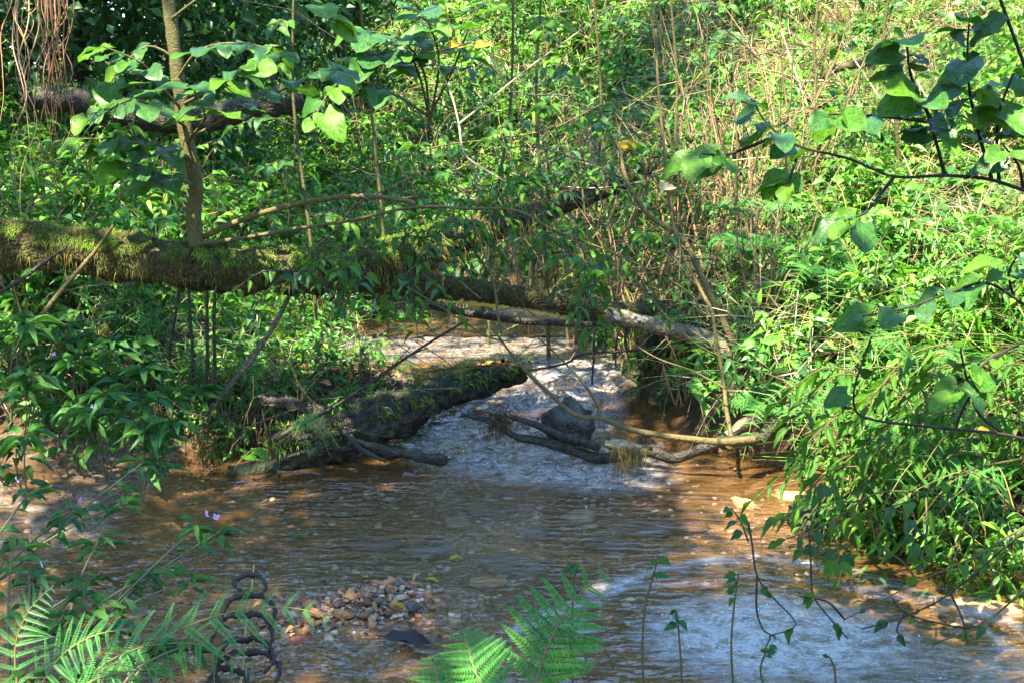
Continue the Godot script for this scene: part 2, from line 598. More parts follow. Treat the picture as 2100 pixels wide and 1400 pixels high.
func sheet(x0: float, x1: float, z0: float, z1: float, s: float, lift: float, with_uv: bool) -> ArrayMesh:
	var nx := int((x1 - x0) / s) + 1
	var nz := int((z1 - z0) / s) + 1
	var v := PackedVector3Array()
	var wet := PackedByteArray()
	var uv := PackedVector2Array()
	for j in nz:
		for i in nx:
			var x := x0 + i * s
			var z := z0 + j * s
			var l := level(x, z)
			wet.append(1 if land(x, z) < l + 0.03 else 0)
			v.append(Vector3(x, l + lift + wave_height(x, z), z))
			uv.append(Vector2((x - x0) / (x1 - x0), (z - z0) / (z1 - z0)))
	var n := PackedVector3Array()
	n.resize(v.size())
	var idx := PackedInt32Array()
	for j in nz:
		for i in nx:
			var dx := v[j * nx + mini(i + 1, nx - 1)] - v[j * nx + maxi(i - 1, 0)]
			var dz := v[mini(j + 1, nz - 1) * nx + i] - v[maxi(j - 1, 0) * nx + i]
			n[j * nx + i] = dz.cross(dx).normalized()
			if i < nx - 1 and j < nz - 1:
				var k := j * nx + i
				if wet[k] or wet[k + 1] or wet[k + nx] or wet[k + nx + 1]:
					idx.append_array(PackedInt32Array([k, k + 1, k + nx + 1, k, k + nx + 1, k + nx]))
	var a := []
	a.resize(Mesh.ARRAY_MAX)
	a[Mesh.ARRAY_VERTEX] = v
	a[Mesh.ARRAY_NORMAL] = n
	if with_uv:
		a[Mesh.ARRAY_TEX_UV] = uv
	a[Mesh.ARRAY_INDEX] = idx
	var am := ArrayMesh.new()
	am.add_surface_from_arrays(Mesh.PRIMITIVE_TRIANGLES, a)
	return am


func near_line(p: Vector2, pts: Array) -> float:
	var best := 99.0
	for i in pts.size() - 1:
		best = minf(best, p.distance_to(Geometry2D.get_closest_point_to_segment(p, pts[i], pts[i + 1])))
	return best


func foam_and_sheen(x: float, z: float) -> float:
	# froth of cascade, arcs and rapids; eddy and upstream also get painted sky reflection
	var p := Vector2(x, z)
	var f := 0.0
	f = maxf(f, 0.80 * (1.0 - smoothstep(0.15, 0.75, near_line(p, [Vector2(0.55, -8.1), Vector2(0.15, -7.4), Vector2(-0.25, -6.9), Vector2(0.1, -6.6), Vector2(0.5, -6.45)]))))
	var q := Vector2(x - 1.0, (z + 4.25) * 1.25)
	var r := q.length()
	f = maxf(f, 0.80 * (1.0 - smoothstep(0.2, 0.9, r)))  # eddy whitening, mostly painted for reflected sky
	var ang := atan2(q.y, q.x)
	if ang < 0.6:
		f = maxf(f, (0.6 + 0.35 * noise.get_noise_2d(x * 260.0, z * 260.0)) * exp(-pow((r - 0.95 - 0.07 * sin(ang * 3.0) - 0.1 * noise.get_noise_2d(x * 150.0, z * 150.0)) / 0.08, 2.0)))
		f = maxf(f, 0.6 * exp(-pow((r - 0.76 - 0.12 * noise.get_noise_2d(x * 170.0, z * 170.0)) / 0.06, 2.0)))
	f = maxf(f, 0.46 * (1.0 - smoothstep(0.1, 0.5, near_line(p, [Vector2(1.2, -4.2), Vector2(1.7, -3.9), Vector2(2.2, -3.9)]))))
	f = maxf(f, 0.48 * smoothstep(-1.35, -2.1, x) * smoothstep(-4.5, -5.4, z))
	f = maxf(f, 0.54 * smoothstep(-7.9, -8.5, z))  # upstream white painted for sky reflected off the water
	return maxf(f, 0.2)


func build_water() -> void:
	setting("water", sheet(-6.6, 3.4, -9.3, -3.2, 0.035, 0.0, false), M.water)
	setting("water", sheet(-5.5, 3.0, -20.0, -9.3, 0.07, 0.0, false), M.water)
	var w := 1024
	var na := FastNoiseLite.new()
	na.seed = 77
	na.frequency = 0.03
	na.fractal_octaves = 4
	var x0 := -4.2
	var x1 := 3.4
	var z0 := -9.3
	var z1 := -3.2
	var data := PackedByteArray()
	data.resize(w * w * 2)
	var coarse := PackedFloat32Array()
	var cw := 129
	for j in cw:
		for i in cw:
			coarse.append(foam_and_sheen(lerpf(x0, x1, i / 128.0), lerpf(z0, z1, j / 128.0)))
	for j in w:
		var z := lerpf(z0, z1, (j + 0.5) / w)
		for i in w:
			var x := lerpf(x0, x1, (i + 0.5) / w)
			var fi := i * 128.0 / w
			var fj := j * 128.0 / w
			var k := int(fj) * cw + int(fi)
			var f := lerpf(lerpf(coarse[k], coarse[k + 1], fi - int(fi)), lerpf(coarse[k + cw], coarse[k + cw + 1], fi - int(fi)), fj - int(fj))
			# froth and painted sheen are drawn out along the flow, round the eddy in circles
			var ux := x * 190.0
			var uz := z * 620.0
			var q := Vector2(x - 1.0, (z + 4.25) * 1.25)
			var r := q.length()
			if r < 1.3:
				ux = atan2(q.y, q.x) * 110.0
				uz = r * 560.0
			elif z < -6.2 and x > -0.9:
				ux = x * 330.0 + z * 120.0
				uz = z * 260.0
			# thin wandering filaments of froth over a faint milky film of painted sky sheen
			var wx := na.get_noise_2d(x * 160.0 + 300.0, z * 160.0) * 26.0
			var wz := na.get_noise_2d(x * 160.0, z * 160.0 + 300.0) * 26.0
			var lace := clampf(1.0 - absf(na.get_noise_2d(ux + wx, uz + wz)) * 2.4, 0.0, 1.0)
			var fine_lace := clampf(1.0 - absf(na.get_noise_2d(ux * 2.3 + wz, uz * 2.3 + wx)) * 2.6, 0.0, 1.0)
			var g := na.get_noise_2d(x * 230.0 + 50.0, z * 300.0)
			var k2 := maxf(f - 0.34, 0.0)
			var a := clampf(k2 * (0.5 + 0.7 * g + 0.75 * lace * lace * lace), 0.0, 0.44)
			if r >= 1.3:
				a = clampf(k2 * (0.10 + 0.35 * g + 0.75 * lace * lace * lace + 0.45 * fine_lace * fine_lace * fine_lace), 0.0, 0.36)
			data[(j * w + i) * 2] = 235
			data[(j * w + i) * 2 + 1] = int(a * 255.0)
	var im := Image.create_from_data(w, w, false, Image.FORMAT_LA8, data)
	im.convert(Image.FORMAT_RGBA8)
	var fm := surf(Color(0.80, 0.82, 0.80), 0.75)
	fm.albedo_texture = ImageTexture.create_from_image(im)
	fm.transparency = BaseMaterial3D.TRANSPARENCY_ALPHA
	M.foam = fm  # froth together with the painted sky sheen
	var o := setting("foam", sheet(x0, x1, z0, z1, 0.05, 0.005, true), fm, "stuff")
	o.set_meta("label", "white froth streaks with painted sky reflection on the eddy and upstream water")
	o.set_meta("category", "foam")
	# round bubbles riding on the froth
	var bub := Geo.new()
	for i in 3:
		for k in 6:
			var a0 := PI * 0.5 * i / 3.0
			var a1 := PI * 0.5 * (i + 1) / 3.0
			var b0 := TAU * k / 6.0
			var b1 := TAU * (k + 1) / 6.0
			var p := [Vector3(cos(a0) * cos(b0), sin(a0), cos(a0) * sin(b0)), Vector3(cos(a0) * cos(b1), sin(a0), cos(a0) * sin(b1)), Vector3(cos(a1) * cos(b1), sin(a1), cos(a1) * sin(b1)), Vector3(cos(a1) * cos(b0), sin(a1), cos(a1) * sin(b0))]
			bub.quad(p, p, Color.WHITE)
	var xfs := []
	for i in 9000:
		var x := rf(-3.2, 2.6)
		var z := rf(-8.4, -3.7)
		var f := foam_and_sheen(x, z)
		if rng.randf() > pow(f, 2.6) * 0.35 or land(x, z) > level(x, z) or na.get_noise_2d(x * 700.0, z * 900.0) < 0.02:
			continue
		var s := rf(0.0012, 0.0042)
		xfs.append(Transform3D(Basis.from_scale(Vector3(s, s * 0.8, s)), Vector3(x, level(x, z) + wave_height(x, z) + 0.003, z)))
	var bm := surf(Color(0.82, 0.84, 0.84), 0.25)
	var bo := scatter("foam_bubbles", bub.mesh(), bm, xfs, [])
	bo.set_meta("label", "small white bubbles floating on the stream surface")
	bo.set_meta("category", "foam")


# ---------------------------------------------------------------- stones
func stone(sd: int, rings: int, segs: int, rough: float, flat: float) -> ArrayMesh:
	var g := Geo.new()
	var f := FastNoiseLite.new()
	f.seed = sd
	f.frequency = 0.9
	var p := []
	for i in rings + 1:
		var row := []
		for k in segs:
			var a := PI * i / rings - PI / 2
			var b := TAU * k / segs
			var d := Vector3(cos(a) * cos(b), sin(a), cos(a) * sin(b))
			var r := 1.0 + rough * f.get_noise_3dv(d * 1.1) + rough * 0.5 * f.get_noise_3dv(d * 3.0) + rough * 0.25 * f.get_noise_3dv(d * 8.0)
			row.append(Vector3(d.x * r, d.y * r * flat, d.z * r * 0.8))
		p.append(row)
	for i in rings:
		for k in segs:
			var k2 := (k + 1) % segs
			g.tri(p[i][k], p[i + 1][k], p[i + 1][k2], Color.WHITE)
			if i > 0:
				g.tri(p[i][k], p[i + 1][k2], p[i][k2], Color.WHITE)
	for i in range(0, g.n.size(), 3):
		if g.n[i].dot(g.v[i] + g.v[i + 1] + g.v[i + 2]) < 0:
			var keep := g.v[i + 1]
			g.v[i + 1] = g.v[i + 2]
			g.v[i + 2] = keep
			for k in 3:
				g.n[i + k] = -g.n[i + k]
	return smooth_normals(g).mesh()


func build_stones() -> void:
	var kinds := []
	for i in 7:
		kinds.append(stone(100 + i, 5, 7, 0.95, 0.5 + 0.06 * i))
	var centre := Vector3(-0.6, 0, -4.52)
	var bar := thing("gravel_bar", "low bar of small brown and rust pebbles rising out of the stream", "gravel bar", centre)
	for i in 290:
		var a := rf(0, TAU)
		var r := sqrt(rng.randf())
		var x := centre.x + cos(a) * r * 0.42 + 0.05 * sin(a * 2.0)
		var z := centre.z + sin(a) * r * 0.34
		var s := 0.009 + 0.019 * pow(rng.randf(), 1.8) + (0.012 if rng.randf() < 0.08 else 0.0)
		var y := maxf(land(x, z), -0.03) + s * 0.25 + (1.0 - r) * 0.016 * rng.randf()
		part(bar, "pebble", kinds[i % 7], M.pebble[[0, 0, 1, 1, 5, 1, 4, 3, 2, 1, 4, 0][rng.randi() % 12]], Transform3D(Basis.from_euler(Vector3(rf(-0.5, 0.5), rf(0, TAU), rf(-0.5, 0.5))).scaled(Vector3.ONE * s), Vector3(x, y, z) - centre))
	var xfs := []
	var cols := []
	for i in 6500:
		var x := rf(-3.0, 2.6)
		var z := rf(-6.9, -3.6)
		var near := Vector2(x + 0.6, z + 4.5).length() < 0.75
		if i > 5200:
			x = -0.6 + rf(-0.5, 0.5)
			z = -4.5 + rf(-0.45, 0.45)
			near = true
		if not near and rng.randf() < 0.62:
			continue
		var s := rf(0.006, 0.016) if near else rf(0.008, 0.024)
		xfs.append(Transform3D(Basis.from_euler(Vector3(rf(-0.5, 0.5), rf(0, TAU), 0)).scaled(Vector3.ONE * s), Vector3(x, land(x, z) + s * 0.15, z)))
		var cc: Color = [Color(0.30, 0.17, 0.09), Color(0.18, 0.12, 0.08), Color(0.26, 0.10, 0.06), Color(0.12, 0.11, 0.10), Color(0.4, 0.30, 0.2)][rng.randi() % 5]
		cols.append(cc)
	var o := scatter("streambed_gravel", kinds[1], surf(Color.WHITE, 0.5, true), xfs, cols)
	o.set_meta("label", "fine brown gravel covering the bed of the stream")
	o.set_meta("category", "gravel")
	# larger stones lying under the water of the pool
	for q in [[990, 1010, 0.10, 5], [870, 1100, 0.13, 3], [1110, 1060, 0.11, 3], [1190, 1035, 0.12, 4], [1330, 1060, 0.15, 3], [1250, 1090, 0.12, 3], [1060, 1125, 0.16, 3], [1000, 1160, 0.09, 1], [1180, 1120, 0.08, 1], [940, 1040, 0.10, 0], [1420, 1050, 0.10, 5], [1050, 985, 0.09, 3], [760, 1080, 0.12, 3], [1210, 1050, 0.05, 4], [1160, 1052, 0.045, 4], [700, 1010, 0.09, 5]]:
		var p := on_level(q[0], q[1], -0.06)
		p.y = land(p.x, p.z) + q[2] * 0.12
		var b := thing("submerged_stone", "rounded stone lying under the water of the brown pool", "stone", p, "stones under the pool")
		part(b, "stone", kinds[rng.randi() % 7], M.pebble[q[3]], Transform3D(Basis(Vector3.UP, rf(0, 6)).scaled(Vector3(q[2], q[2] * 0.55, q[2] * 0.8)), Vector3.ZERO))
	# rocks at the foot of the sunlit bank and in the cascade
	var big := [stone(201, 9, 12, 0.6, 0.7), stone(202, 9, 12, 0.7, 0.8), stone(203, 9, 12, 0.5, 0.6), stone(204, 14, 18, 0.75, 1.0)]
	var rocks := [
		["boulder", "wet dark boulder standing in the white cascade among the drift branches", 1165, 862, 7.25, Vector3(0.17, 0.16, 0.14), M.wet_rock, 1],
		["boulder", "large dark mossy block of the undercut bank beside the muddy backwater", 1375, 780, 8.1, Vector3(0.33, 0.42, 0.36), M.moss_rock, 3],
		["boulder", "dark mossy block under the pale fallen branch", 1490, 775, 7.9, Vector3(0.30, 0.34, 0.3), M.moss_rock, 3],
		["rock", "squarish grey green rock at the waterline under overhanging grass", 1662, 1028, 5.75, Vector3(0.11, 0.09, 0.10), M.moss_rock, 0],
		["rock", "mossy dark rock tucked behind the grey green rock", 1700, 985, 6.0, Vector3(0.17, 0.11, 0.13), M.moss_rock, 2],
		["rock", "orange sandstone rock lying on the muddy shore", 1630, 970, 6.25, Vector3(0.10, 0.045, 0.08), M.orange_rock, 2],
		["rock", "flat orange stone at the water's edge", 1530, 992, 6.15, Vector3(0.11, 0.03, 0.06), M.orange_rock, 0],
		["rock", "small pale stone caught between two dead branches", 1345, 868, 7.2, Vector3(0.07, 0.045, 0.06), M.pale_bark, 1],
		["rock", "rusty sunlit rock under the branches of the bank", 1620, 885, 6.9, Vector3(0.12, 0.08, 0.10), M.orange_rock, 1],
		["rock", "reddish rock beside the ferns of the bank", 1690, 900, 6.7, Vector3(0.13, 0.06, 0.10), M.orange_rock, 0],
		["rock", "low pink rock breaking the sunlit shallows", 2040, 1215, 4.8, Vector3(0.14, 0.05, 0.10), M.orange_rock, 2],
		["rock", "reddish rock at the sunlit shore below the tall grass", 2085, 1120, 5.2, Vector3(0.16, 0.10, 0.12), M.orange_rock, 1],
	]
	for q: Array in rocks:
		var rp := at(q[2], q[3], q[4])
		if q[5].y < 0.15:
			rp.y = maxf(land(rp.x, rp.z), level(rp.x, rp.z) - 0.03) + q[5].y * 0.35
		var b := thing(q[0], q[1], "rock", rp)
		part(b, "stone", big[q[7]], q[6], Transform3D(Basis(Vector3.UP, rf(0, 6)) * Basis.from_scale(q[5]), Vector3.ZERO))


# ---------------------------------------------------------------- fallen wood
func moss_strands(pts: PackedVector3Array, radius: float, count: int, length: float, top_only: bool, cols: Array, hang: float) -> Geo:
	var g := Geo.new()
	for i in count:
		var f := rng.randf() * (pts.size() - 1.001)
		var k := int(f)
		var p := pts[k].lerp(pts[k + 1], f - k)
		var t := (pts[k + 1] - pts[k]).normalized()
		var side := t.cross(Vector3.UP).normalized()
		var up := side.cross(t)
		var a := rf(-1.3, 1.3) if top_only else rf(-2.4, 2.4)
		var o := side * sin(a) + up * cos(a)
		var b := p + o * radius * 0.97
		if fine.get_noise_3dv(b * 5.0) < -0.2:
			continue
		var l := length * rf(0.5, 1.4)
		var d := (o * 0.8 + Vector3.DOWN * hang + rdir() * 0.6).normalized()
		var col: Color = cols[rng.randi() % cols.size()]
		col = leaf_color(col, 0.3)
		if top_only and fine.get_noise_3dv(b * 2.3) > 0.12:
			col = Color(col.r * 1.5, col.g * 1.7, col.b)
		var w := d.cross(o + rdir() * 0.2).normalized() * l * 0.05
		var m := b + d * l * 0.5 + o * l * 0.1
		var e := b + d * l + Vector3.DOWN * l * 0.35 * hang
		g.tri(b - w, b + w, m + w * 0.6, col)
		g.tri(b - w, m + w * 0.6, m - w * 0.6, col)
		g.tri(m - w * 0.6, m + w * 0.6, e, col)
	return g


func stick(called: String, label: String, category: String, pts: PackedVector3Array, r0: float, r1: float, mat: Material, sides := 7, bumpy := 0.0, mid := -1.0, group := "", ridge := 0.0) -> Node3D:
	var o := thing(called, label, category, pts[0], group)
	var g := Geo.new()
	var q := PackedVector3Array()
	for p in pts:
		q.append(p - pts[0])
	g.tube(q, r0, r1, sides, Color(0.16, 0.12, 0.06), bumpy, fine, 9.0, mid, ridge)
	part(o, "wood", g.mesh(), mat)
	return o


func shifted(pts: PackedVector3Array, o: Vector3) -> PackedVector3Array:
	return Transform3D(Basis.IDENTITY, -o) * pts


func build_wood() -> void:
	# the main trunk
	var green := [Color(0.09, 0.18, 0.012), Color(0.06, 0.13, 0.012), Color(0.15, 0.18, 0.02), Color(0.05, 0.085, 0.012)]
	var brown := [Color(0.15, 0.10, 0.022), Color(0.08, 0.055, 0.017), Color(0.12, 0.12, 0.018)]
	var main := path([[-160, 478, 6.5], [0, 500, 6.6], [150, 512, 6.7], [300, 532, 6.75], [450, 548, 6.8], [600, 552, 6.9], [740, 548, 7.0], [830, 528, 7.15], [930, 492, 7.5], [1060, 452, 8.0], [1200, 402, 8.6], [1330, 350, 9.3], [1440, 320, 9.9]], 6.6, -1, 18)
	var o := thing("fallen_tree", "thick mossy fallen tree trunk spanning the stream in a sagging arc", "fallen tree", main[0])
	var g := Geo.new()
	var q := shifted(main, main[0])
	g.tube(q, 0.125, 0.035, 36, Color.WHITE, 0.055, fine, 5.0, 0.138, 0.022)
	part(o, "trunk", g.mesh(), M.trunk)
	var moss := moss_strands(q.slice(0, 144), 0.142, 17000, 0.03, true, green, 0.8)
	part(o, "moss", moss.mesh(), M.moss, Transform3D.IDENTITY, true)
	part(o, "hanging_moss", moss_strands(q.slice(108, 168), 0.12, 1300, 0.08, false, brown, 1.6).mesh(), M.moss, Transform3D.IDENTITY, true)
	part(o, "hanging_moss", moss_strands(q.slice(0, 112), 0.135, 900, 0.045, false, brown, 1.4).mesh(), M.moss, Transform3D.IDENTITY, true)
	part(o, "moss", moss_strands(q.slice(0, 144), 0.134, 11000, 0.022, false, green + brown, 0.7).mesh(), M.moss, Transform3D.IDENTITY, true)
	# the lower fork of the trunk
	var fork := shifted(path([[700, 562, 7.0], [800, 578, 7.05], [900, 590, 7.1], [1010, 602, 7.2], [1110, 618, 7.3], [1200, 634, 7.4], [1290, 642, 7.55], [1390, 632, 7.8]], 7.0, -1, 7), main[0])
	var fg := Geo.new()
	fg.tube(fork, 0.085, 0.055, 16, Color.WHITE, 0.022, fine, 9.0)
	var fo := part(o, "limb", fg.mesh(), M.trunk)
	part(fo, "moss", moss_strands(fork, 0.075, 1100, 0.03, true, brown, 0.6).mesh(), M.moss, Transform3D.IDENTITY, true)
	# yellow chips painting the lit lower edge of the limb
	var patch := Geo.new()
	for i in 260:
		var f := rf(14.0, 32.0)
		var p := fork[int(f)].lerp(fork[int(f) + 1], f - int(f))
		var a := Vector3(rf(-0.03, 0.03), -0.062 - rf(0.0, 0.010), 0.045 + rf(-0.012, 0.012))
		var s := rf(0.006, 0.016)
		patch.add(LP.chip[0], stretched(Vector3(1, rf(-0.3, 0.3), 0), Vector3(0, -0.4, 1), s * 2.5, s * 1.6, p + a), Color(0.55, 0.42, 0.09))
	part(fo, "painted_lit_edge", patch.mesh(), M.straw, Transform3D.IDENTITY, true)

	# pale branch from the trunk to the far shore of the bank
	var pale := stick("fallen_branch", "pale grey branch with painted sun spots sloping down to the bank", "branch", path([[1090, 625, 7.6], [1180, 640, 7.5], [1260, 648, 7.4], [1340, 668, 7.3], [1430, 690, 7.2], [1510, 722, 7.1], [1600, 750, 7.05], [1720, 765, 7.0]], 7.5, -1, 7), 0.04, 0.06, M.pale_bark, 12, 0.014)
	var pg := Geo.new()  # pale chips painted in for sun spots along the top of the branch
	for q2 in [[1262, 645, 0.05], [1300, 650, 0.035], [1318, 656, 0.03], [1395, 672, 0.03], [1470, 693, 0.04], [1492, 706, 0.03]]:
		var w := at(q2[0], q2[1], 7.28)
		for k in 7:
			pg.add(LP.chip[0], stretched(Vector3(1, -0.35, rf(-0.3, 0.3)), Vector3(0, 0.5, 1) + rdir() * 0.5, q2[2] * rf(0.6, 1.2), q2[2] * 0.6, w + rdir() * 0.022 - pale.position), Color(0.55, 0.47, 0.33))
	part(pale, "painted_sun_spots", pg.mesh(), M.straw, Transform3D.IDENTITY, true)
	stick("driftwood", "long straight grey pole lying level across the upstream water", "branch", path([[880, 628], [1040, 655], [1180, 664], [1300, 662]], 7.9, 8.1), 0.022, 0.026, M.dark_bark, 8, 0.008)
	stick("driftwood", "bleached plank edge of driftwood under the mossy limb", "branch", path([[1010, 640], [1110, 648], [1220, 655], [1290, 652]], 8.4, 8.5), 0.034, 0.03, M.bare_wood, 8, 0.012)

	# branches springing from the trunk at the sapling's foot
	stick("trunk_branch", "tan branch springing from the sapling's foot in a long upward arch", "branch", path([[405, 492], [460, 466], [540, 436], [640, 412], [740, 402], [830, 412], [850, 420]], 6.75, 6.5), 0.019, 0.012, M.tan_bark, 8, 0.005)
	stick("trunk_branch", "thin branch running low from the sapling's foot out over the water", "branch", path([[410, 500], [500, 488], [600, 470], [720, 452], [850, 425], [960, 428], [1060, 432], [1130, 470], [1190, 500]], 6.7, 6.3), 0.012, 0.005, M.tan_bark, 6, 0.002)
	stick("trunk_branch", "slender grey branch rising from the trunk past the sapling leaves", "branch", path([[640, 512], [690, 470], [730, 420], [800, 385], [870, 350]], 6.9, 6.7), 0.009, 0.004, M.pale_bark, 6)
	stick("dead_stick", "leaning grey stick propped against the trunk from the island", "stick", path([[602, 588], [560, 670], [500, 755], [430, 840]], 7.05, 6.95), 0.012, 0.02, M.pale_bark, 8, 0.004)
	stick("dead_stick", "leaning brown stick propped against the trunk in the shade", "stick", path([[232, 462], [190, 520], [130, 590], [70, 665]], 6.55, 6.5), 0.009, 0.015, M.tan_bark, 7, 0.003)
	stick("dead_stick", "dark crooked stick under the trunk's end", "stick", path([[-20, 610], [40, 575], [80, 545], [130, 510]], 6.35, 6.45), 0.014, 0.009, M.dark_bark, 7, 0.003)

	# the rotten logs of the island
	var rot := path([[560, 930, 6.75], [660, 905, 6.85], [760, 868, 7.0], [860, 826, 7.2], [960, 788, 7.45], [1075, 760, 7.75]], 6.9, -1, 7)
	var ro := stick("rotten_log", "dark hollow rotten log with a green mossy back along the island", "log", rot, 0.13, 0.06, M.dark_bark, 34, 0.06, 0.15, "", 0.07)
	part(ro, "moss", moss_strands(shifted(rot, rot[0]), 0.145, 2200, 0.045, true, green, 0.7).mesh(), M.moss, Transform3D.IDENTITY, true)
	stick("broken_log", "short broken log end with raw orange wood on top of the rotten log", "log", path([[850, 778], [900, 762], [960, 752], [1045, 742]], 7.55, 7.7, 6), 0.05, 0.015, M.rot_wood, 20, 0.05, -1.0, "", 0.04)
	stick("stump_log", "stubby purple brown fibrous log lying on the island", "log", path([[530, 822], [590, 826], [650, 842], [668, 870]], 6.95, 6.85, 7), 0.045, 0.05, M.dark_bark, 22, 0.035, -1.0, "", 0.03)
	stick("driftwood", "long flat mud coloured log along the water edge of the island", "log", path([[470, 975], [560, 955], [640, 925], [700, 900]], 6.62, 6.8, 6), 0.05, 0.04, M.moss_rock, 12, 0.03)
	stick("driftwood", "pale wet piece of wood floating against the island", "driftwood", path([[568, 968], [610, 968], [660, 972]], 6.42, 6.42, 7), 0.018, 0.008, M.pale_bark, 12, 0.02, -1.0, "", 0.012)
	stick("driftwood", "black sodden stick pile edge beside the cascade", "driftwood", path([[720, 905], [790, 925], [860, 935], [915, 940]], 6.7, 6.6, 6), 0.03, 0.028, M.dark_bark, 10, 0.03)
	stick("driftwood", "black sodden branch sloping into the pool beside the island", "driftwood", path([[700, 880], [740, 920], [790, 945]], 6.75, 6.5, 6), 0.018, 0.012, M.dark_bark, 8, 0.012)

	# litter, rootlets and dead sticks heaped on the island
	var heap := thing("debris_heap", "heap of dead sticks, straw and sodden leaves on the debris island", "debris", Vector3(-1.5, 0.3, -7.2))
	var dg := Geo.new()
	var dl := Geo.new()
	for i in 900:
		var p := Vector3(rf(-2.7, -0.35), 0, 0)
		p.z = -rf(6.6, 8.0) - 0.1 * (p.x + 1.5)
		p.y = land(p.x, p.z) + rf(0.0, 0.05)
		if p.y < level(p.x, p.z) - 0.02:
			continue
		if i % 3 == 0:
			var d := Vector3(rf(-1, 1), rf(-0.25, 0.35), rf(-1, 1)).normalized() * rf(0.06, 0.32)
			dg.tube(PackedVector3Array([p - heap.position, p + d * 0.5 + rdir() * 0.02 - heap.position, p + d - heap.position]), rf(0.002, 0.006), 0.0015, 4, leaf_color([Color(0.05, 0.035, 0.02), Color(0.13, 0.09, 0.05), Color(0.28, 0.21, 0.12)][i % 9 / 3], 0.3))
		else:
			dl.add(LP.ovate[i % 2], stretched(rdir() * Vector3(1, 0.3, 1), Vector3.UP + rdir() * 0.6, rf(0.03, 0.08), rf(0.02, 0.04), p + Vector3.UP * 0.015 - heap.position), leaf_color([Color(0.09, 0.05, 0.025), Color(0.17, 0.09, 0.04), Color(0.05, 0.035, 0.02), Color(0.32, 0.22, 0.07)][rng.randi() % 4], 0.3))
	part(heap, "dead_sticks", dg.mesh(), M.stem, Transform3D.IDENTITY, true)
	part(heap, "sodden_leaves", dl.mesh(), M.straw, Transform3D.IDENTITY, true)
	# rootlets hanging from the undercut lips of the island and the bank
	for e: Array in [[Vector3(-2.3, 0.25, -6.75), Vector3(-1.1, 0.2, -6.85), "fringe of dark rootlets hanging under the island's lip"], [Vector3(0.95, 0.75, -7.9), Vector3(1.35, 0.7, -7.0), "fringe of dark rootlets hanging in the undercut of the bank"], [Vector3(1.35, 0.6, -6.9), Vector3(1.8, 0.5, -6.4), "fringe of dark rootlets hanging over the rusty rocks"]]:
		var fringe := thing("root_fringe", e[2], "roots", e[0])
		var fg2 := Geo.new()
		for i in 150:
			var b: Vector3 = (e[0] as Vector3).lerp(e[1], rng.randf()) + Vector3(rf(-0.05, 0.05), rf(-0.08, 0.1), rf(-0.05, 0.12)) - fringe.position
			var t2 := b + Vector3(rf(-0.08, 0.08), -rf(0.06, 0.35), rf(-0.02, 0.1))
			fg2.tube(PackedVector3Array([b, b.lerp(t2, 0.5) + rdir() * 0.025, t2]), rf(0.0015, 0.005), 0.001, 4, leaf_color(Color(0.05, 0.035, 0.018), 0.5))
		part(fringe, "rootlets", fg2.mesh(), M.stem, Transform3D.IDENTITY, true)

	# the drift branches in the cascade
	stick("drift_branch", "dark wet forked branch bridging the cascade", "branch", path([[945, 850], [1010, 865], [1050, 892], [1110, 905], [1180, 925], [1240, 940], [1330, 925], [1380, 940], [1440, 920], [1500, 895]], 6.95, 6.6), 0.014, 0.03, M.dark_bark, 9, 0.012, 0.032)
	stick("drift_branch", "upper prong of the dark branch in the cascade", "branch", path([[1045, 852], [1100, 872], [1160, 895], [1230, 918]], 6.85, 6.75), 0.016, 0.026, M.dark_bark, 8, 0.008)
	stick("drift_branch", "brown forked bough arching over the cascade", "branch", path([[1010, 672], [1060, 740], [1120, 800], [1180, 850], [1235, 858], [1300, 882], [1400, 898], [1480, 905], [1550, 900]], 6.7, 6.4), 0.008, 0.021, M.tan_bark, 8, 0.005)
	stick("drift_branch", "thin curved prong of the brown bough over the muddy backwater", "branch", path([[1090, 680], [1150, 735], [1200, 790], [1225, 830], [1232, 858]], 6.6, 6.55), 0.005, 0.011, M.tan_bark, 7, 0.003)
	stick("drift_branch", "thin dark twig rising from the rotten log toward the dripping roots", "branch", path([[1080, 760], [1160, 745], [1200, 725], [1330, 715], [1400, 690]], 7.4, 7.3), 0.007, 0.009, M.dark_bark, 6, 0.003)
	var clump := thing("debris_clump", "tangle of brown straw and rootlets caught on the dark branch", "debris", at(1022, 868, 6.9))
	var cg := Geo.new()
	for i in 240:
		var b := Vector3(rf(-0.05, 0.05), rf(-0.02, 0.07), rf(-0.05, 0.05))
		var e := b + (Vector3(rf(-0.06, 0.06), -rf(0.02, 0.16), rf(-0.05, 0.05)) if i % 2 else Vector3(rf(-0.15, 0.15), rf(-0.06, 0.08), rf(-0.08, 0.08)))
		cg.tube(PackedVector3Array([b, b.lerp(e, 0.5) + rdir() * 0.02, e]), 0.0022, 0.0008, 3, leaf_color(Color(0.09, 0.06, 0.03), 0.6))
	part(clump, "straw", cg.mesh(), M.straw, Transform3D.IDENTITY, true)
	var snag := thing("snag", "pale broken wood end with yellow straw hanging from it in the cascade", "driftwood", at(1285, 915, 6.6))
	var sg := Geo.new()
	sg.tube(PackedVector3Array([Vector3(-0.12, 0.03, 0.03), Vector3(-0.07, 0.015, 0.03), Vector3(0.0, 0.0, 0.03), Vector3(0.07, -0.005, 0.03), Vector3(0.14, -0.005, 0.02)]), 0.012, 0.02, 16, Color.WHITE, 0.03, fine, 16.0, 0.04, 0.03)
	part(snag, "wood", sg.mesh(), M.bare_wood)
	var hg := Geo.new()
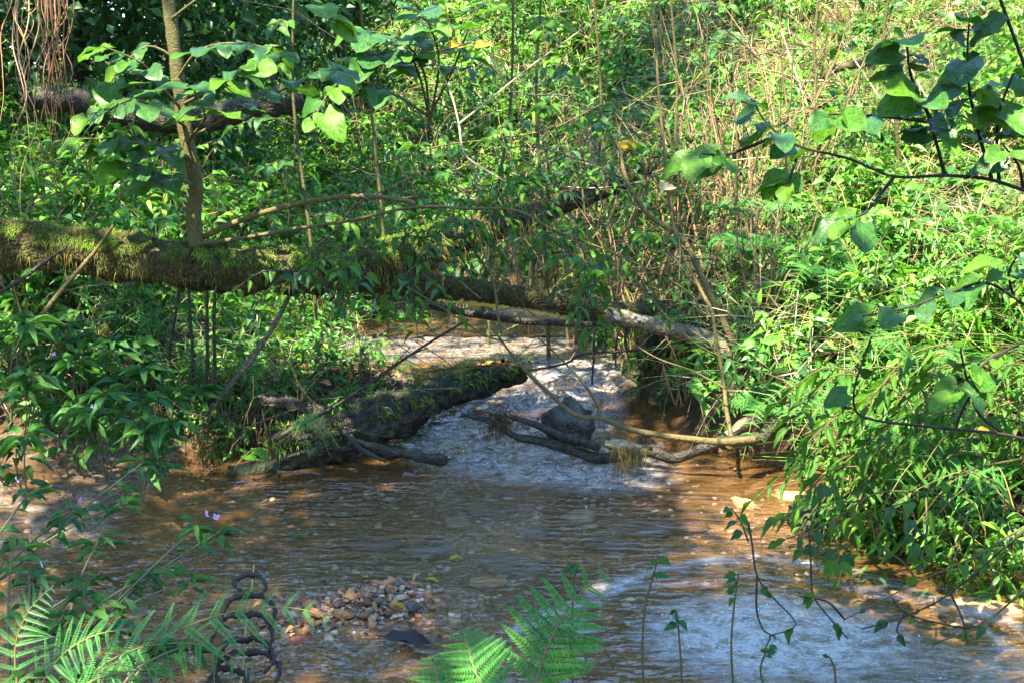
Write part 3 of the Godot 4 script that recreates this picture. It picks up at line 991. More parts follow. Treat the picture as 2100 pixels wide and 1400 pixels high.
	for i in 210:
		var b := Vector3(rf(-0.07, 0.09) + rf(-0.03, 0.03), rf(-0.02, 0.02), rf(0.02, 0.075))
		var e := b + Vector3(rf(-0.045, 0.045) - b.x * 0.3, -rf(0.03, 0.19) * (1.0 - absf(b.x) * 4.0), rf(-0.02, 0.04))
		hg.tube(PackedVector3Array([b, b.lerp(e, 0.5) + Vector3(rf(-0.01, 0.01), 0.01, 0.015), e]), 0.002, 0.0008, 3, leaf_color(Color(0.24, 0.18, 0.045) if i % 3 else Color(0.07, 0.05, 0.02), 0.4))
	part(snag, "hanging_straw", hg.mesh(), M.straw, Transform3D.IDENTITY, true)
	# dripping black rootlets under the thin dark twig
	for i in 11:
		var px := 1215.0 + i * 24.0 + rf(-8, 8)
		var py := 655.0 + rf(0, 40)
		var ln := rf(60, 110)
		stick("hanging_rootlet", "black rootlet hanging over the upstream water", "root", path([[px, py], [px + rf(-6, 6), py + ln * 0.5], [px + rf(-8, 8), py + ln]], 7.45, 7.45, 3), 0.006, 0.004, M.dark_bark, 6, 0.006, 0.009, "black rootlets above the upstream water")

	# the bank: roots and branches
	stick("root", "thick mossy root reaching from the bank down to the drift branch", "root", path([[1560, 905], [1590, 870], [1640, 835], [1720, 808], [1800, 790]], 6.5, 6.6), 0.032, 0.045, M.moss_rock, 12, 0.02)
	stick("root", "grey root with a bare sunlit scar beside the mossy root", "root", path([[1490, 895], [1530, 868], [1570, 855], [1640, 840], [1760, 830], [1900, 815]], 6.55, 6.7), 0.028, 0.05, M.pale_bark, 12, 0.015)
	stick("root", "short mossy stub of the drift branch joining the roots", "root", path([[1470, 905], [1520, 902], [1556, 898]], 6.45, 6.45), 0.03, 0.034, M.moss_rock, 10, 0.015)
	stick("upright_stem", "knobbly green brown stem standing in the drift with bare forks", "stem", path([[1500, 895], [1490, 840], [1485, 790], [1470, 700], [1460, 640], [1440, 600], [1400, 520], [1375, 430], [1362, 300], [1350, 180], [1345, 60]], 6.45, 7.2), 0.012, 0.008, M.tan_bark, 7, 0.003)
	stick("upright_stem", "thin fork of the knobbly stem slanting over the dark boulder", "stem", path([[1485, 795], [1420, 760], [1350, 735], [1300, 705]], 6.45, 6.6), 0.006, 0.003, M.tan_bark, 6)
	stick("upright_stem", "bent brown stem slanting from the pale branch up into the thicket", "stem", path([[1520, 735], [1480, 650], [1450, 590], [1400, 490], [1330, 440], [1285, 370], [1270, 290]], 7.0, 7.3), 0.024, 0.010, M.tan_bark, 8, 0.006)
	stick("twig", "bare twig forking over the dark boulder", "twig", path([[1300, 570], [1420, 700], [1560, 760], [1660, 800]], 6.5, 6.4), 0.004, 0.003, M.tan_bark, 5)
	stick("twig", "bare straight twig across the thicket", "twig", path([[1130, 470], [1260, 520], [1400, 590], [1440, 640]], 6.3, 6.4), 0.005, 0.004, M.tan_bark, 5)
	stick("twig", "upright forked twig before the mossy limb", "twig", path([[965, 440], [1000, 540], [1015, 590], [1020, 640], [1030, 690]], 6.4, 6.4), 0.005, 0.008, M.tan_bark, 6)
	stick("twig", "second arm of the forked twig before the mossy limb", "twig", path([[1095, 430], [1055, 520], [1020, 600]], 6.4, 6.4), 0.004, 0.006, M.tan_bark, 6)
	stick("twig", "long drooping twig trailing from the trunk to the water", "twig", path([[820, 580], [920, 640], [1000, 690], [1050, 700]], 6.5, 6.4), 0.006, 0.004, M.tan_bark, 5)
	stick("twig", "dark bough hanging low over the upstream water", "twig", path([[560, 905], [690, 830], [780, 770], [860, 715], [960, 655]], 6.6, 6.8), 0.011, 0.006, M.dark_bark, 7, 0.003)
	stick("twig", "pale wiry twig crossing the sunlit thicket", "twig", path([[1740, 330], [1640, 320], [1500, 330], [1400, 355], [1240, 385], [1130, 380]], 8.0, 7.6), 0.006, 0.004, M.bare_wood, 5)
	stick("twig", "pale crooked vine winding down through the thicket", "vine", path([[880, 110], [920, 180], [940, 250], [945, 290], [955, 320], [990, 345], [1040, 375]], 7.2, 6.9), 0.006, 0.006, M.bare_wood, 6, 0.002)
	stick("twig", "pale twig slanting up from the crooked vine", "vine", path([[940, 255], [1010, 200], [1090, 135], [1180, 70], [1260, 10]], 7.0, 7.4), 0.007, 0.004, M.bare_wood, 6, 0.002)
	stick("twig", "pale twig low in the thicket running to the yellow green sprig", "vine", path([[700, 360], [800, 330], [900, 300], [1010, 285], [1130, 265], [1240, 215], [1370, 205]], 7.2, 7.4), 0.005, 0.004, M.tan_bark, 6, 0.002)
	for i in 9:
		var x := 1560.0 + i * 42.0
		stick("dry_stalk", "tan dead stalk crossing the sunlit slope", "stalk", path([[x, 120 + rf(-60, 60)], [x + rf(30, 90), 190 + rf(-30, 30)], [x + rf(80, 200), 330 + rf(-60, 60)]], rf(8.2, 9.4), rf(8.0, 9.0)), 0.008, 0.004, M.bare_wood, 5, 0.002, -1.0, "dead stalks on the sunlit slope")
	stick("fallen_branch", "smooth tan bough lying across the sunlit slope", "branch", path([[1670, 165], [1720, 140], [1780, 128], [1840, 110]], 9.5, 9.3), 0.03, 0.034, M.tan_bark, 10, 0.006)
	# the web of fine bare twigs before the thicket
	for i in 90:
		var px := rf(620, 1760)
		var py := rf(90, 760)
		if i > 62:
			px = rf(420, 1000)
			py = rf(640, 860)
		var d0 := rf(6.3, 8.2)
		var ang := rf(-0.6, 0.6) + (PI / 2 if i % 3 == 0 else 0.0) + (PI if i % 2 else 0.0)
		var ln := rf(120, 330)
		var pp := [[px, py]]
		for k in 4:
			ang += rf(-0.4, 0.4)
			pp.append([pp[k][0] + cos(ang) * ln / 4.0, pp[k][1] + sin(ang) * ln / 4.0])
		var pts := path(pp, d0, d0 + rf(-0.4, 0.4), 3)
		var tw := stick("fine_twig", "fine bare twig woven through the thicket" if i <= 62 else "fine bare twig sticking out over the debris island", "twig", pts, rf(0.0025, 0.005), 0.0012, [M.tan_bark, M.dark_bark, M.pale_bark][i % 3], 5, 0.0, -1.0, "fine twigs of the thicket" if i <= 62 else "fine twigs over the island")
		for k in 5:
			var side := Geo.new()
			var b := pts[2 + k * 2] - pts[0]
			var e := b + (rdir() * Vector3(1, 1, 0.5) + Vector3.UP * 0.3).normalized() * rf(0.06, 0.2)
			side.tube(PackedVector3Array([b, b.lerp(e, 0.5) + rdir() * 0.012, e]), 0.0018, 0.0008, 4, Color(0.1, 0.07, 0.03))
			part(tw, "side_twig", side.mesh(), [M.tan_bark, M.dark_bark, M.pale_bark][i % 3])
	# the far mossy trunk behind the sapling
	var far := path([[60, 200], [160, 205], [260, 235], [380, 245], [480, 232], [570, 208], [620, 200]], 9.4, 9.6, 6)
	var farlog := stick("mossy_log", "distant mossy log lying level behind the sapling leaves", "log", far, 0.10, 0.11, M.dark_bark, 16, 0.04)
	part(farlog, "moss", moss_strands(shifted(far, far[0]), 0.11, 1500, 0.05, true, [Color(0.14, 0.26, 0.03), Color(0.10, 0.2, 0.03)], 0.3).mesh(), M.moss, Transform3D.IDENTITY, true)


# ---------------------------------------------------------------- plants with leaves one can count
func leafy(o: Node3D, pts: PackedVector3Array, r0: float, r1: float, mat: Material, meshes: Array, mats: Array, size: float, count: int, from: float, spread: float, called := "leaf", droop := 0.25, slim := 0.95) -> void:
	var g := Geo.new()
	var q := shifted(pts, o.position)
	g.tube(q, r0, r1, 7, Color(0.10, 0.09, 0.04))
	part(o, "stem", g.mesh(), mat)
	for i in count:
		var f := lerpf(from, 1.0, (i + 0.5) / count) * (q.size() - 1.001)
		var k := int(f)
		var p := q[k].lerp(q[k + 1], f - k)
		var t := (q[k + 1] - q[k]).normalized()
		var a := (1.0 if i % 2 else -1.0) * rf(0.6, 1.5) if i < count - 1 else rf(-0.3, 0.3)
		var flat := Vector3(t.x, t.y * 0.3, t.z)
		if flat.length() < 0.45:
			flat = Vector3(rf(-1, 1), 0, rf(-1, 1))
			a *= 2.0
		var d := flat.normalized().rotated(Vector3.UP, a)
		d.y -= droop * rf(0.4, 1.6)
		var up := Vector3(0, 1, 0.45) + rdir() * spread
		var s := size * rf(0.5, 1.25)
		part(o, called, meshes[rng.randi() % meshes.size()], mats[rng.randi() % mats.size()], stretched(d, up, s, s * slim * rf(0.88, 1.1), p))


func build_sapling() -> void:
	var o := thing("sapling", "young tree with heart shaped leaves growing upright out of the mossy trunk", "tree", at(400, 492, 6.7))
	var trunk := path([[402, 505, 6.72], [396, 440, 6.7], [402, 385, 6.68], [385, 300, 6.64], [373, 222, 6.6], [358, 110, 6.55], [345, 0, 6.5], [335, -130, 6.45]], 6.7, -1, 6)
	var g := Geo.new()
	g.tube(shifted(trunk, o.position), 0.044, 0.033, 12, Color.WHITE, 0.008, fine, 14.0)
	part(o, "trunk", g.mesh(), M.sapling_bark)
	for q: Array in [
		[[[388, 285, 6.6], [470, 238, 6.5], [560, 195, 6.4], [640, 152, 6.3], [690, 140, 6.25]], 12],
		[[[374, 225, 6.6], [330, 180, 6.4], [290, 130, 6.2], [210, 95, 6.1]], 12],
		[[[365, 160, 6.55], [400, 110, 6.4], [450, 90, 6.3], [520, 92, 6.2], [575, 110, 6.1]], 12],
		[[[395, 330, 6.65], [330, 300, 6.4], [270, 285, 6.2], [170, 285, 6.1]], 10],
		[[[400, 380, 6.65], [350, 365, 6.4], [290, 345, 6.2], [220, 340, 6.1]], 10],
		[[[380, 260, 6.6], [330, 225, 6.2], [270, 205, 6.0], [220, 225, 5.9]], 9],
		[[[384, 290, 6.6], [420, 240, 6.2], [400, 195, 6.0], [400, 170, 5.9]], 8],
		[[[360, 120, 6.55], [300, 95, 6.5], [240, 150, 6.4], [180, 240, 6.3]], 9],
		[[[350, 40, 6.5], [420, -10, 6.3], [520, -40, 6.2], [640, 0, 6.1], [680, 40, 6.1]], 9],
		[[[372, 215, 6.6], [440, 180, 6.3], [490, 150, 6.1], [500, 130, 6.0]], 7],
	]:
		leafy(o, path(q[0], 6.5, -1, 4), 0.009, 0.004, M.sapling_bark, LP.heart, M.heart, 0.165, q[1], 0.25, 0.45)
	var s2 := thing("shrub", "bright shrub with broad heart leaves held in a flat sunlit tier", "shrub", at(880, 240, 7.6))
	for q: Array in [
		[[[880, 260, 7.6], [870, 150, 7.4], [820, 80, 7.2], [730, 62, 7.0]], 14],
		[[[880, 260, 7.6], [900, 130, 7.4], [880, 50, 7.2], [850, 5, 7.0]], 12],
		[[[880, 240, 7.6], [850, 130, 7.3], [800, 105, 7.1], [740, 130, 7.0]], 11],
		[[[880, 240, 7.6], [930, 140, 7.4], [960, 60, 7.2], [985, 10, 7.2]], 9],
		[[[880, 240, 7.6], [800, 190, 7.2], [700, 165, 7.0], [640, 250, 6.9]], 9],
	]:
		leafy(s2, path(q[0], 7, -1, 4), 0.009, 0.004, M.sapling_bark, LP.heart, M.heart, 0.17, q[1], 0.3, 0.4)
	# slim saplings standing on the slope behind, their tops out of sight
	var slim := [["slim sapling rising beside the bright tier of leaves", 640, 8.6], ["slim sapling rising behind the bright tier of leaves", 790, 9.4], ["slim sapling rising past the pale crooked vine", 1000, 8.9], ["slim sapling rising through the middle of the thicket", 1130, 8.4], ["slim sapling rising behind the caught yellow leaf", 1250, 9.2], ["slim sapling rising beside the knobbly stem", 1420, 8.8], ["slim sapling rising where the straw slope begins", 1540, 9.0], ["slim sapling rising before the tan bough", 1690, 8.4], ["slim sapling rising on the glaring slope", 1850, 8.0]]
	for q: Array in slim:
		var foot := at(q[1], 330, q[2])
		foot.y = land(foot.x, foot.z)
		var o4 := thing("sapling", q[0], "tree", foot)
		var top := at(q[1] + rf(-60, 60), -60, q[2] - 0.3)
		var tp := smooth(PackedVector3Array([foot, foot.lerp(top, 0.35) + rdir() * 0.06, foot.lerp(top, 0.7) + rdir() * 0.08, top]), 6)
		var tg := Geo.new()
		tg.tube(shifted(tp, foot), 0.016, 0.008, 7, Color.WHITE, 0.003, fine, 14.0)
		part(o4, "trunk", tg.mesh(), M.sapling_bark)
		for k in 7:
			var b := tp[5 + k * 2]
			var d := Vector3(rf(-1, 1), rf(-0.1, 0.3), rf(-0.3, 1.0)).normalized() * rf(0.3, 0.6)
			leafy(o4, smooth(PackedVector3Array([b, b + d * 0.5 + Vector3.UP * 0.04, b + d + Vector3.DOWN * 0.06]), 3), 0.004, 0.002, M.sapling_bark, LP.balsam, M.heart, 0.11, 9, 0.25, 0.5, "leaf", 0.3, 0.55)
	var s3 := thing("seedling", "single heart leaved shoot standing under the trunk's sag", "seedling", at(345, 690, 6.9))
	leafy(s3, path([[340, 720], [345, 680], [352, 640], [362, 620]], 6.8, 6.6, 4), 0.006, 0.004, M.sapling_bark, LP.heart, M.heart, 0.17, 3, 0.7, 0.6)
	for q: Array in [[[[392, 830], [395, 740], [390, 660], [386, 590]]], [[[418, 820], [425, 750], [424, 680], [424, 600]]], [[[440, 825], [440, 740], [438, 670], [440, 600]]], [[[345, 760], [350, 700], [360, 640], [368, 590]]]]:
		stick("green_stem", "straight leafless green stem standing between island and trunk", "stem", path(q[0], 6.85, 6.8), 0.011, 0.009, M.moss_rock, 8, 0.002, -1.0, "green stems under the trunk")


func build_dark_branches() -> void:
	# branches of the shaded shrub that leans in over the sunlit bank
	var o := thing("overhanging_shrub", "shaded dark shrub branch with ribbed heart leaves against the sunlit slope", "shrub", at(2200, 420, 4.3))
	for q: Array in [
		[[[2200, 420], [2100, 390], [2030, 368], [1940, 360], [1835, 362], [1740, 325], [1640, 300], [1575, 255], [1545, 205]], 7, 0.72],
		[[[2035, 368], [2010, 280], [1990, 190], [1985, 110], [1988, 50]], 13, 0.3],
		[[[1938, 358], [1920, 290], [1905, 240], [1890, 190]], 9, 0.4],
		[[[1835, 362], [1790, 420], [1770, 440], [1740, 450]], 3, 0.6],
		[[[2050, 372], [2045, 300], [2050, 230], [2080, 150]], 10, 0.3],
		[[[1640, 300], [1630, 340], [1612, 380]], 3, 0.5],
		[[[1600, 275], [1500, 315], [1440, 315]], 5, 0.5],
		[[[1910, 245], [1870, 160], [1860, 80]], 8, 0.5],
		[[[1905, 250], [1820, 240], [1740, 235], [1700, 235]], 6, 0.4],
		[[[2100, 390], [2090, 340], [2060, 300]], 4, 0.5],
	]:
		leafy(o, path(q[0], 4.3, 4.1, 4), 0.0075, 0.003, M.black, LP.heart, M.dark_heart, 0.118, int(q[1] * 1.35), q[2], 0.7, "leaf", 0.4)
	for k in 4:  # unseen sprays added above the view to shade the leaves below
		var e := Vector3(1.25, 2.85, -3.65) + Vector3(rf(-0.55, 0.55), rf(-0.1, 0.25), rf(-0.25, 0.3))
		leafy(o, smooth(PackedVector3Array([at(2200, 420, 4.3), at(2200, 420, 4.3).lerp(e, 0.5) + Vector3.UP * 0.25, e]), 4), 0.007, 0.003, M.black, LP.heart, M.dark_heart, 0.11, 16, 0.45, 0.5, "leaf", 0.3)
	var o2 := thing("overhanging_shrub", "dark wiry branch with blue sheened leaves over the glaring grass", "shrub", at(2180, 680, 4.2))
	for q: Array in [
		[[[2180, 680], [2080, 610], [2020, 580], [1950, 600], [1860, 632], [1770, 648]], 8, 0.35],
		[[[2080, 610], [2070, 560], [2090, 520]], 4, 0.4],
		[[[2180, 680], [2060, 720], [1990, 770], [1960, 800]], 6, 0.4],
	]:
		leafy(o2, path(q[0], 4.2, 4.0, 4), 0.006, 0.003, M.black, LP.heart, M.dark_heart, 0.11, int(q[1] * 1.3), q[2], 0.6, "leaf", 0.3)
	var o3 := thing("thorny_branch", "black thorny branch crossing the sunlit grass", "branch", at(2160, 915, 4.2))
	for q: Array in [
		[[[2160, 915], [2060, 890], [1960, 880], [1860, 870], [1800, 862], [1758, 845], [1752, 800], [1770, 740], [1788, 690]], 4, 0.6],
		[[[2060, 890], [2010, 850], [1990, 800], [1975, 740], [1968, 690]], 4, 0.5],
		[[[1960, 880], [1980, 830], [2040, 740], [2100, 700]], 5, 0.4],
	]:
		leafy(o3, path(q[0], 4.2, 4.0, 4), 0.0055, 0.003, M.black, LP.heart, M.dark_heart, 0.075, q[1], q[2], 0.7, "leaf", 0.5)


func build_brambles() -> void:
	var o := thing("bramble", "wiry bramble with bare dark canes trailing over the frothy eddy", "bramble", at(2160, 1050, 4.2))
	var canes := [
		[[[2160, 1050], [2100, 1080], [2000, 1140], [1883, 1193], [1733, 1270]], 4, 0.0],
		[[[2160, 1170], [2097, 1213], [2013, 1283], [1900, 1323]], 3, 0.0],
		[[[2160, 1040], [2087, 1100], [1950, 1216], [1857, 1263], [1767, 1290]], 2, 0.0],
		[[[2097, 1213], [2007, 1283], [1920, 1276], [1857, 1256], [1830, 1226]], 1, 0.0],
		[[[1660, 1090], [1663, 1140], [1667, 1216], [1693, 1256], [1740, 1310]], 2, 0.0],
		[[[1535, 1070], [1543, 1116], [1553, 1180], [1587, 1226], [1633, 1280], [1580, 1303]], 2, 0.0],
		[[[1553, 1180], [1552, 1250], [1565, 1290], [1580, 1303], [1570, 1330]], 0, 0.0],
		[[[1857, 1256], [1840, 1290], [1855, 1310]], 0, 0.0],
		[[[1950, 1216], [1975, 1270], [1985, 1320]], 0, 0.0],
		[[[1733, 1270], [1700, 1235], [1660, 1225], [1640, 1222]], 0, 0.0],
		[[[2000, 1140], [1990, 1080], [1930, 1020], [1900, 1000]], 3, 0.0],
		[[[1883, 1193], [1850, 1150], [1800, 1120], [1790, 1110]], 3, 0.2],
		[[[2160, 930], [2000, 960], [1900, 1010], [1830, 1040]], 5, 0.2],
	]
	for q: Array in canes:
		leafy(o, path(q[0], 4.15, 4.05, 4), 0.0042, 0.0022, M.dark_bark if q[1] < 3 else M.tan_bark, LP.balsam, M.heart, 0.05, maxi(q[1], 1), 0.3, 0.8, "leaf", 0.5, 0.65)
	var o2 := thing("bramble", "leafy bramble spray with small bright leaves hanging at the water's edge", "bramble", at(1900, 1010, 4.6))
	for q: Array in [
		[[[1900, 1010], [1800, 1010], [1720, 1060], [1660, 1090], [1590, 1110]], 10, 0.3],
		[[[1800, 1010], [1740, 1030], [1700, 1000], [1690, 990]], 6, 0.3],
		[[[1720, 1060], [1680, 1110], [1640, 1130]], 6, 0.3],
		[[[1700, 1075], [1720, 1130], [1715, 1160]], 5, 0.4],
		[[[1535, 1110], [1520, 1070], [1500, 1040]], 6, 0.2],
		[[[1860, 1010], [1880, 1080], [1870, 1120]], 5, 0.3],
		[[[1900, 1020], [1900, 1100], [1885, 1160]], 5, 0.4],
	]:
		leafy(o2, path(q[0], 4.55, 4.4, 4), 0.004, 0.002, M.tan_bark, LP.balsam, M.heart, 0.06, q[1], q[2], 0.7, "leaf", 0.5, 0.65)
	for q: Array in [[[[1505, 1420], [1500, 1330], [1505, 1250], [1515, 1175]], 3], [[[1320, 1420], [1318, 1330], [1322, 1250], [1340, 1180], [1350, 1140]], 4], [[[1400, 1420], [1395, 1330], [1388, 1250]], 4], [[[1570, 1420], [1560, 1370], [1575, 1330]], 3], [[[1175, 1420], [1172, 1300], [1178, 1180], [1180, 1155]], 5], [[[1715, 1420], [1712, 1370], [1700, 1345]], 0], [[[1210, 1420], [1200, 1330], [1204, 1305], [1240, 1330], [1258, 1370]], 0]]:
		var s := thing("seedling", "thin weedy shoot with a leaf tuft rising before the eddy", "seedling", at(q[0][0][0], q[0][0][1], 3.7), "weedy shoots before the eddy")
		leafy(s, path(q[0], 3.7, 3.7, 4), 0.004, 0.0025, M.tan_bark, LP.balsam, M.balsam, 0.035, maxi(q[1] * 2, 1), 0.75, 0.6, "leaf", 0.3, 0.6)


func frond(o: Node3D, pts: PackedVector3Array, plen: float, pairs: int, meshes: Array, mats: Array, lift: Vector3, from := 0.12, called := "pinna") -> void:
	var q := shifted(pts, o.position)
	var g := Geo.new()
	g.tube(q, 0.0035, 0.0015, 5, Color(0.12, 0.11, 0.03))
	part(o, "stalk", g.mesh(), M.stem)
	for i in pairs:
		var t := lerpf(from, 0.98, (i + 0.5) / pairs)
		var f := t * (q.size() - 1.001)
		var k := int(f)
		var p := q[k].lerp(q[k + 1], f - k)
		var d := (q[k + 1] - q[k]).normalized()
		var side := d.cross(lift).normalized()
		var l := plen * (1.0 - pow((t - from) / (1.0 - from), 1.5)) + plen * 0.12
		if t < from + 0.15:
			l *= 0.85
		for s in [-1.0, 1.0]:
			var dd: Vector3 = (side * s + d * 0.42 + rdir() * 0.06).normalized()
			part(o, called, meshes[rng.randi() % meshes.size()], mats[rng.randi() % mats.size()], stretched(dd, lift + rdir() * 0.12, l, l, p))


func fern(label: String, where: Vector3, list: Array, plen: float, pairs: int, meshes: Array, mats: Array, lift: Vector3, group := "") -> void:
	var o := thing("fern", label, "fern", where, group)
	for pts: PackedVector3Array in list:
		frond(o, pts, plen, pairs, meshes, mats, lift)


func build_ferns() -> void:
	var up := Vector3(0, 1, 0.5)
	fern("broad dark green fern with toothed fronds rising at the near water's edge", at(1090, 1450, 3.1), [path([[1090, 1440], [1110, 1360], [1140, 1290], [1180, 1225], [1250, 1170]], 3.1, 3.2)], 0.16, 9, LP.pinna, M.fern, Vector3(0.3, 0.8, 0.9))
	fern("low dark green fern frond pointing away beside the broad fern", at(1000, 1460, 3.0), [path([[1020, 1460], [980, 1390], [960, 1330], [950, 1290]], 3.0, 3.15)], 0.12, 8, LP.pinna, M.fern, Vector3(0, 0.7, 1.0))
	fern("small dark fern frond at the very edge of the near bank", at(900, 1470, 3.0), [path([[930, 1470], [900, 1400], [880, 1345]], 3.0, 3.1)], 0.10, 7, LP.pinna, M.fern, Vector3(0.2, 0.7, 1.0))
	fern("finely cut pale fern with long combed fronds arching over the shallows", at(150, 1450, 3.3), [path([[180, 1440], [300, 1330], [420, 1270], [540, 1245], [640, 1255], [720, 1300]], 3.3, 3.5), path([[120, 1440], [250, 1340], [400, 1320], [520, 1370]], 3.3, 3.3)], 0.19, 10, LP.comb, M.fern_pale, Vector3(-0.1, 1.0, 0.35))
	fern("finely cut fern crowding the near corner of the bank", at(60, 1460, 3.2), [path([[60, 1450], [120, 1350], [200, 1300], [290, 1290]], 3.2, 3.1), path([[40, 1450], [30, 1330], [60, 1250], [110, 1200]], 3.2, 3.2), path([[100, 1460], [200, 1390], [330, 1370]], 3.1, 3.0)], 0.12, 12, LP.comb, M.fern_pale, Vector3(0, 1, 0.5))
	fern("long sunlit fern frond reaching from the bank over the red stones", at(1960, 830, 6.2), [path([[1980, 810], [1900, 830], [1800, 870], [1720, 910], [1660, 950]], 6.2, 5.9), path([[1960, 840], [1900, 880], [1820, 930], [1740, 960]], 6.1, 5.8)], 0.16, 16, LP.comb, M.fern, Vector3(-0.2, 0.8, 0.8))
	fern("fern spreading level fronds above the mossy root", at(1760, 800, 6.6), [path([[1820, 770], [1720, 770], [1620, 790], [1560, 830]], 6.6, 6.4), path([[1840, 800], [1760, 820], [1680, 830], [1610, 845]], 6.5, 6.3)], 0.13, 14, LP.pinna, M.fern, up)
	for q: Array in [[1560, 470, 7.6], [1520, 540, 7.4], [1600, 560, 7.3], [1690, 600, 7.0], [1300, 700, 7.6], [1440, 800, 7.4], [1540, 830, 7.0], [1590, 880, 6.7]]:
		var w := at(q[0], q[1], q[2])
		var fl := []
		for k in 5:
			var a := rf(0, TAU)
			var e := Vector3(cos(a), 0, sin(a)) * rf(0.25, 0.42)
			fl.append(smooth(PackedVector3Array([w, w + e * 0.4 + Vector3.UP * 0.16, w + e * 0.8 + Vector3.UP * 0.14, w + e * 1.15 + Vector3.UP * rf(-0.1, 0.05)]), 4))
		fern("drooping green fern growing from the shaded steep of the bank", w, fl, 0.10, 12, LP.pinna, M.fern, up, "ferns on the shaded bank")
	for q: Array in [[1760, 880, 5.7], [1850, 940, 5.4], [1960, 990, 5.1], [2050, 930, 5.0], [1990, 800, 5.5], [2080, 1060, 4.8], [1880, 760, 6.0]]:
		var w := at(q[0], q[1], q[2])
		w.y = maxf(w.y, land(w.x, w.z)) + 0.03
		var fl := []
		for k in 4:
			var a := rf(1.6, 4.2)
			var e := Vector3(cos(a), 0, -sin(a) * 0.8) * rf(0.25, 0.42)
			fl.append(smooth(PackedVector3Array([w, w + e * 0.4 + Vector3.UP * 0.14, w + e * 0.8 + Vector3.UP * 0.08, w + e * 1.15 + Vector3.DOWN * rf(0.02, 0.16)]), 4))
		fern("sunlit fern spilling drooping fronds over the lip of the bank", w, fl, 0.10, 10, LP.comb, M.fern, up, "ferns on the lip of the sunlit bank")
	for q: Array in [[500, 730, 7.6], [300, 640, 7.8], [200, 690, 7.2], [600, 900, 6.6]]:
		var w := at(q[0], q[1], q[2])
		var fl := []
		for k in 4:
			var a := rf(0, TAU)
			var e := Vector3(cos(a), 0, sin(a)) * rf(0.2, 0.35)
			fl.append(smooth(PackedVector3Array([w, w + e * 0.4 + Vector3.UP * 0.12, w + e * 0.8 + Vector3.UP * 0.1, w + e * 1.15 + Vector3.UP * rf(-0.1, 0.02)]), 4))
		fern("low pale fern growing on the island behind the green stems", w, fl, 0.08, 11, LP.comb, M.fern_pale, up, "pale ferns of the island")


func balsam(label: String, base: Vector3, tips: Array, size: float, flowers: int, group: String) -> void:
	var o := thing("balsam_plant", label, "plant", base, group)
	for tip: Vector3 in tips:
		var mid := base.lerp(tip, 0.5) + Vector3(rf(-0.05, 0.05), 0.04, rf(-0.05, 0.05))
		var pts := smooth(PackedVector3Array([base, mid, tip]), 5)
		leafy(o, pts, 0.005, 0.003, M.stem, LP.balsam, M.balsam, size, 7, 0.35, 0.35, "leaf", 0.15, 0.34)
		for k in 9:
			var a := TAU * k / 9.0 + rf(-0.3, 0.3)
			var d := Vector3(cos(a), rf(-0.4, 0.25), sin(a))
			part(o, "leaf", LP.balsam[rng.randi() % 3], M.balsam[rng.randi() % 3], stretched(d, Vector3(0, 1, 0.3), size * rf(0.7, 1.4), size * rf(0.24, 0.36), tip - base + Vector3.UP * rf(-0.03, 0.02)))
		if flowers > 0:
			flowers -= 1
			var fo := Node3D.new()
			fo.name = "flower"
			o.add_child(fo, true)
			fo.position = tip - base + Vector3(rf(-0.06, 0.06), 0.05, rf(0.0, 0.06))
			fo.rotation = Vector3(rf(-0.6, 0.6), rf(-0.9, 0.9), rf(-1, 1))
			for k in 5:
				var a := TAU * k / 5.0 + rf(-0.25, 0.25)
				var l := [0.015, 0.013, 0.008, 0.007, 0.012][k] as float
				part(fo, "petal", LP.balsam[k % 3], M.flower, stretched(Vector3(cos(a), sin(a), rf(0.1, 0.7)), Vector3(0, 0, 1), l, l * 0.75, Vector3.ZERO))


func build_balsams() -> void:
	var far := "lilac flowered balsams on the island shore"
	for q: Array in [[60, 900, 6.2], [150, 860, 6.3], [220, 830, 6.2], [290, 860, 6.1], [40, 780, 6.3], [120, 760, 6.5], [200, 760, 6.6], [20, 700, 6.4], [90, 690, 6.7], [270, 780, 6.6], [170, 700, 7.0], [330, 800, 6.7]]:
		var top := at(q[0], q[1] - 20, q[2])
		var base := Vector3(top.x - 0.05, minf(land(top.x, top.z), top.y - 0.25), top.z - 0.05)
		if top.y - base.y > 0.5:
			base.y = top.y - 0.5
		var tips := []
		for k in 3:
			tips.append(top + Vector3(rf(-0.16, 0.2), rf(-0.1, 0.06), rf(-0.12, 0.15)))
		balsam("leafy balsam with toothed leaves crowding the island shore", base, tips, 0.125, 1 if int(q[0]) % 4 == 0 else 0, far)
	balsam("tall balsam leaning out over the side arm from the near bank", at(-60, 1240, 4.3), [at(60, 1010, 4.4), at(140, 1050, 4.3), at(250, 1030, 4.5), at(290, 950, 4.7), at(330, 960, 4.8)], 0.075, 2, "")
	balsam("balsam with lilac flowers reaching across the brown shallows", at(120, 1350, 3.6), [at(400, 1080, 4.0), at(450, 1090, 4.0), at(300, 1180, 3.8), at(390, 1190, 3.8), at(200, 1110, 3.9)], 0.07, 2, "")
	balsam("bushy balsam on the near bank beside the finely cut ferns", at(20, 1420, 3.5), [at(60, 1180, 3.7), at(130, 1260, 3.6), at(30, 1110, 3.8), at(180, 1200, 3.7), at(230, 1280, 3.6)], 0.075, 1, "")
	balsam("low balsam filling the corner of the near bank", at(220, 1460, 3.2), [at(160, 1380, 3.3), at(260, 1350, 3.3), at(320, 1330, 3.3), at(390, 1320, 3.3), at(60, 1390, 3.2)], 0.06, 0, "")
	var o := thing("seedling", "bright seedling with one round leaf on the island edge", "seedling", at(470, 950, 6.5))
	leafy(o, path([[480, 960], [500, 935], [520, 920]], 6.5, 6.45, 3), 0.004, 0.003, M.stem, LP.heart, M.heart, 0.11, 3, 0.5, 0.3)


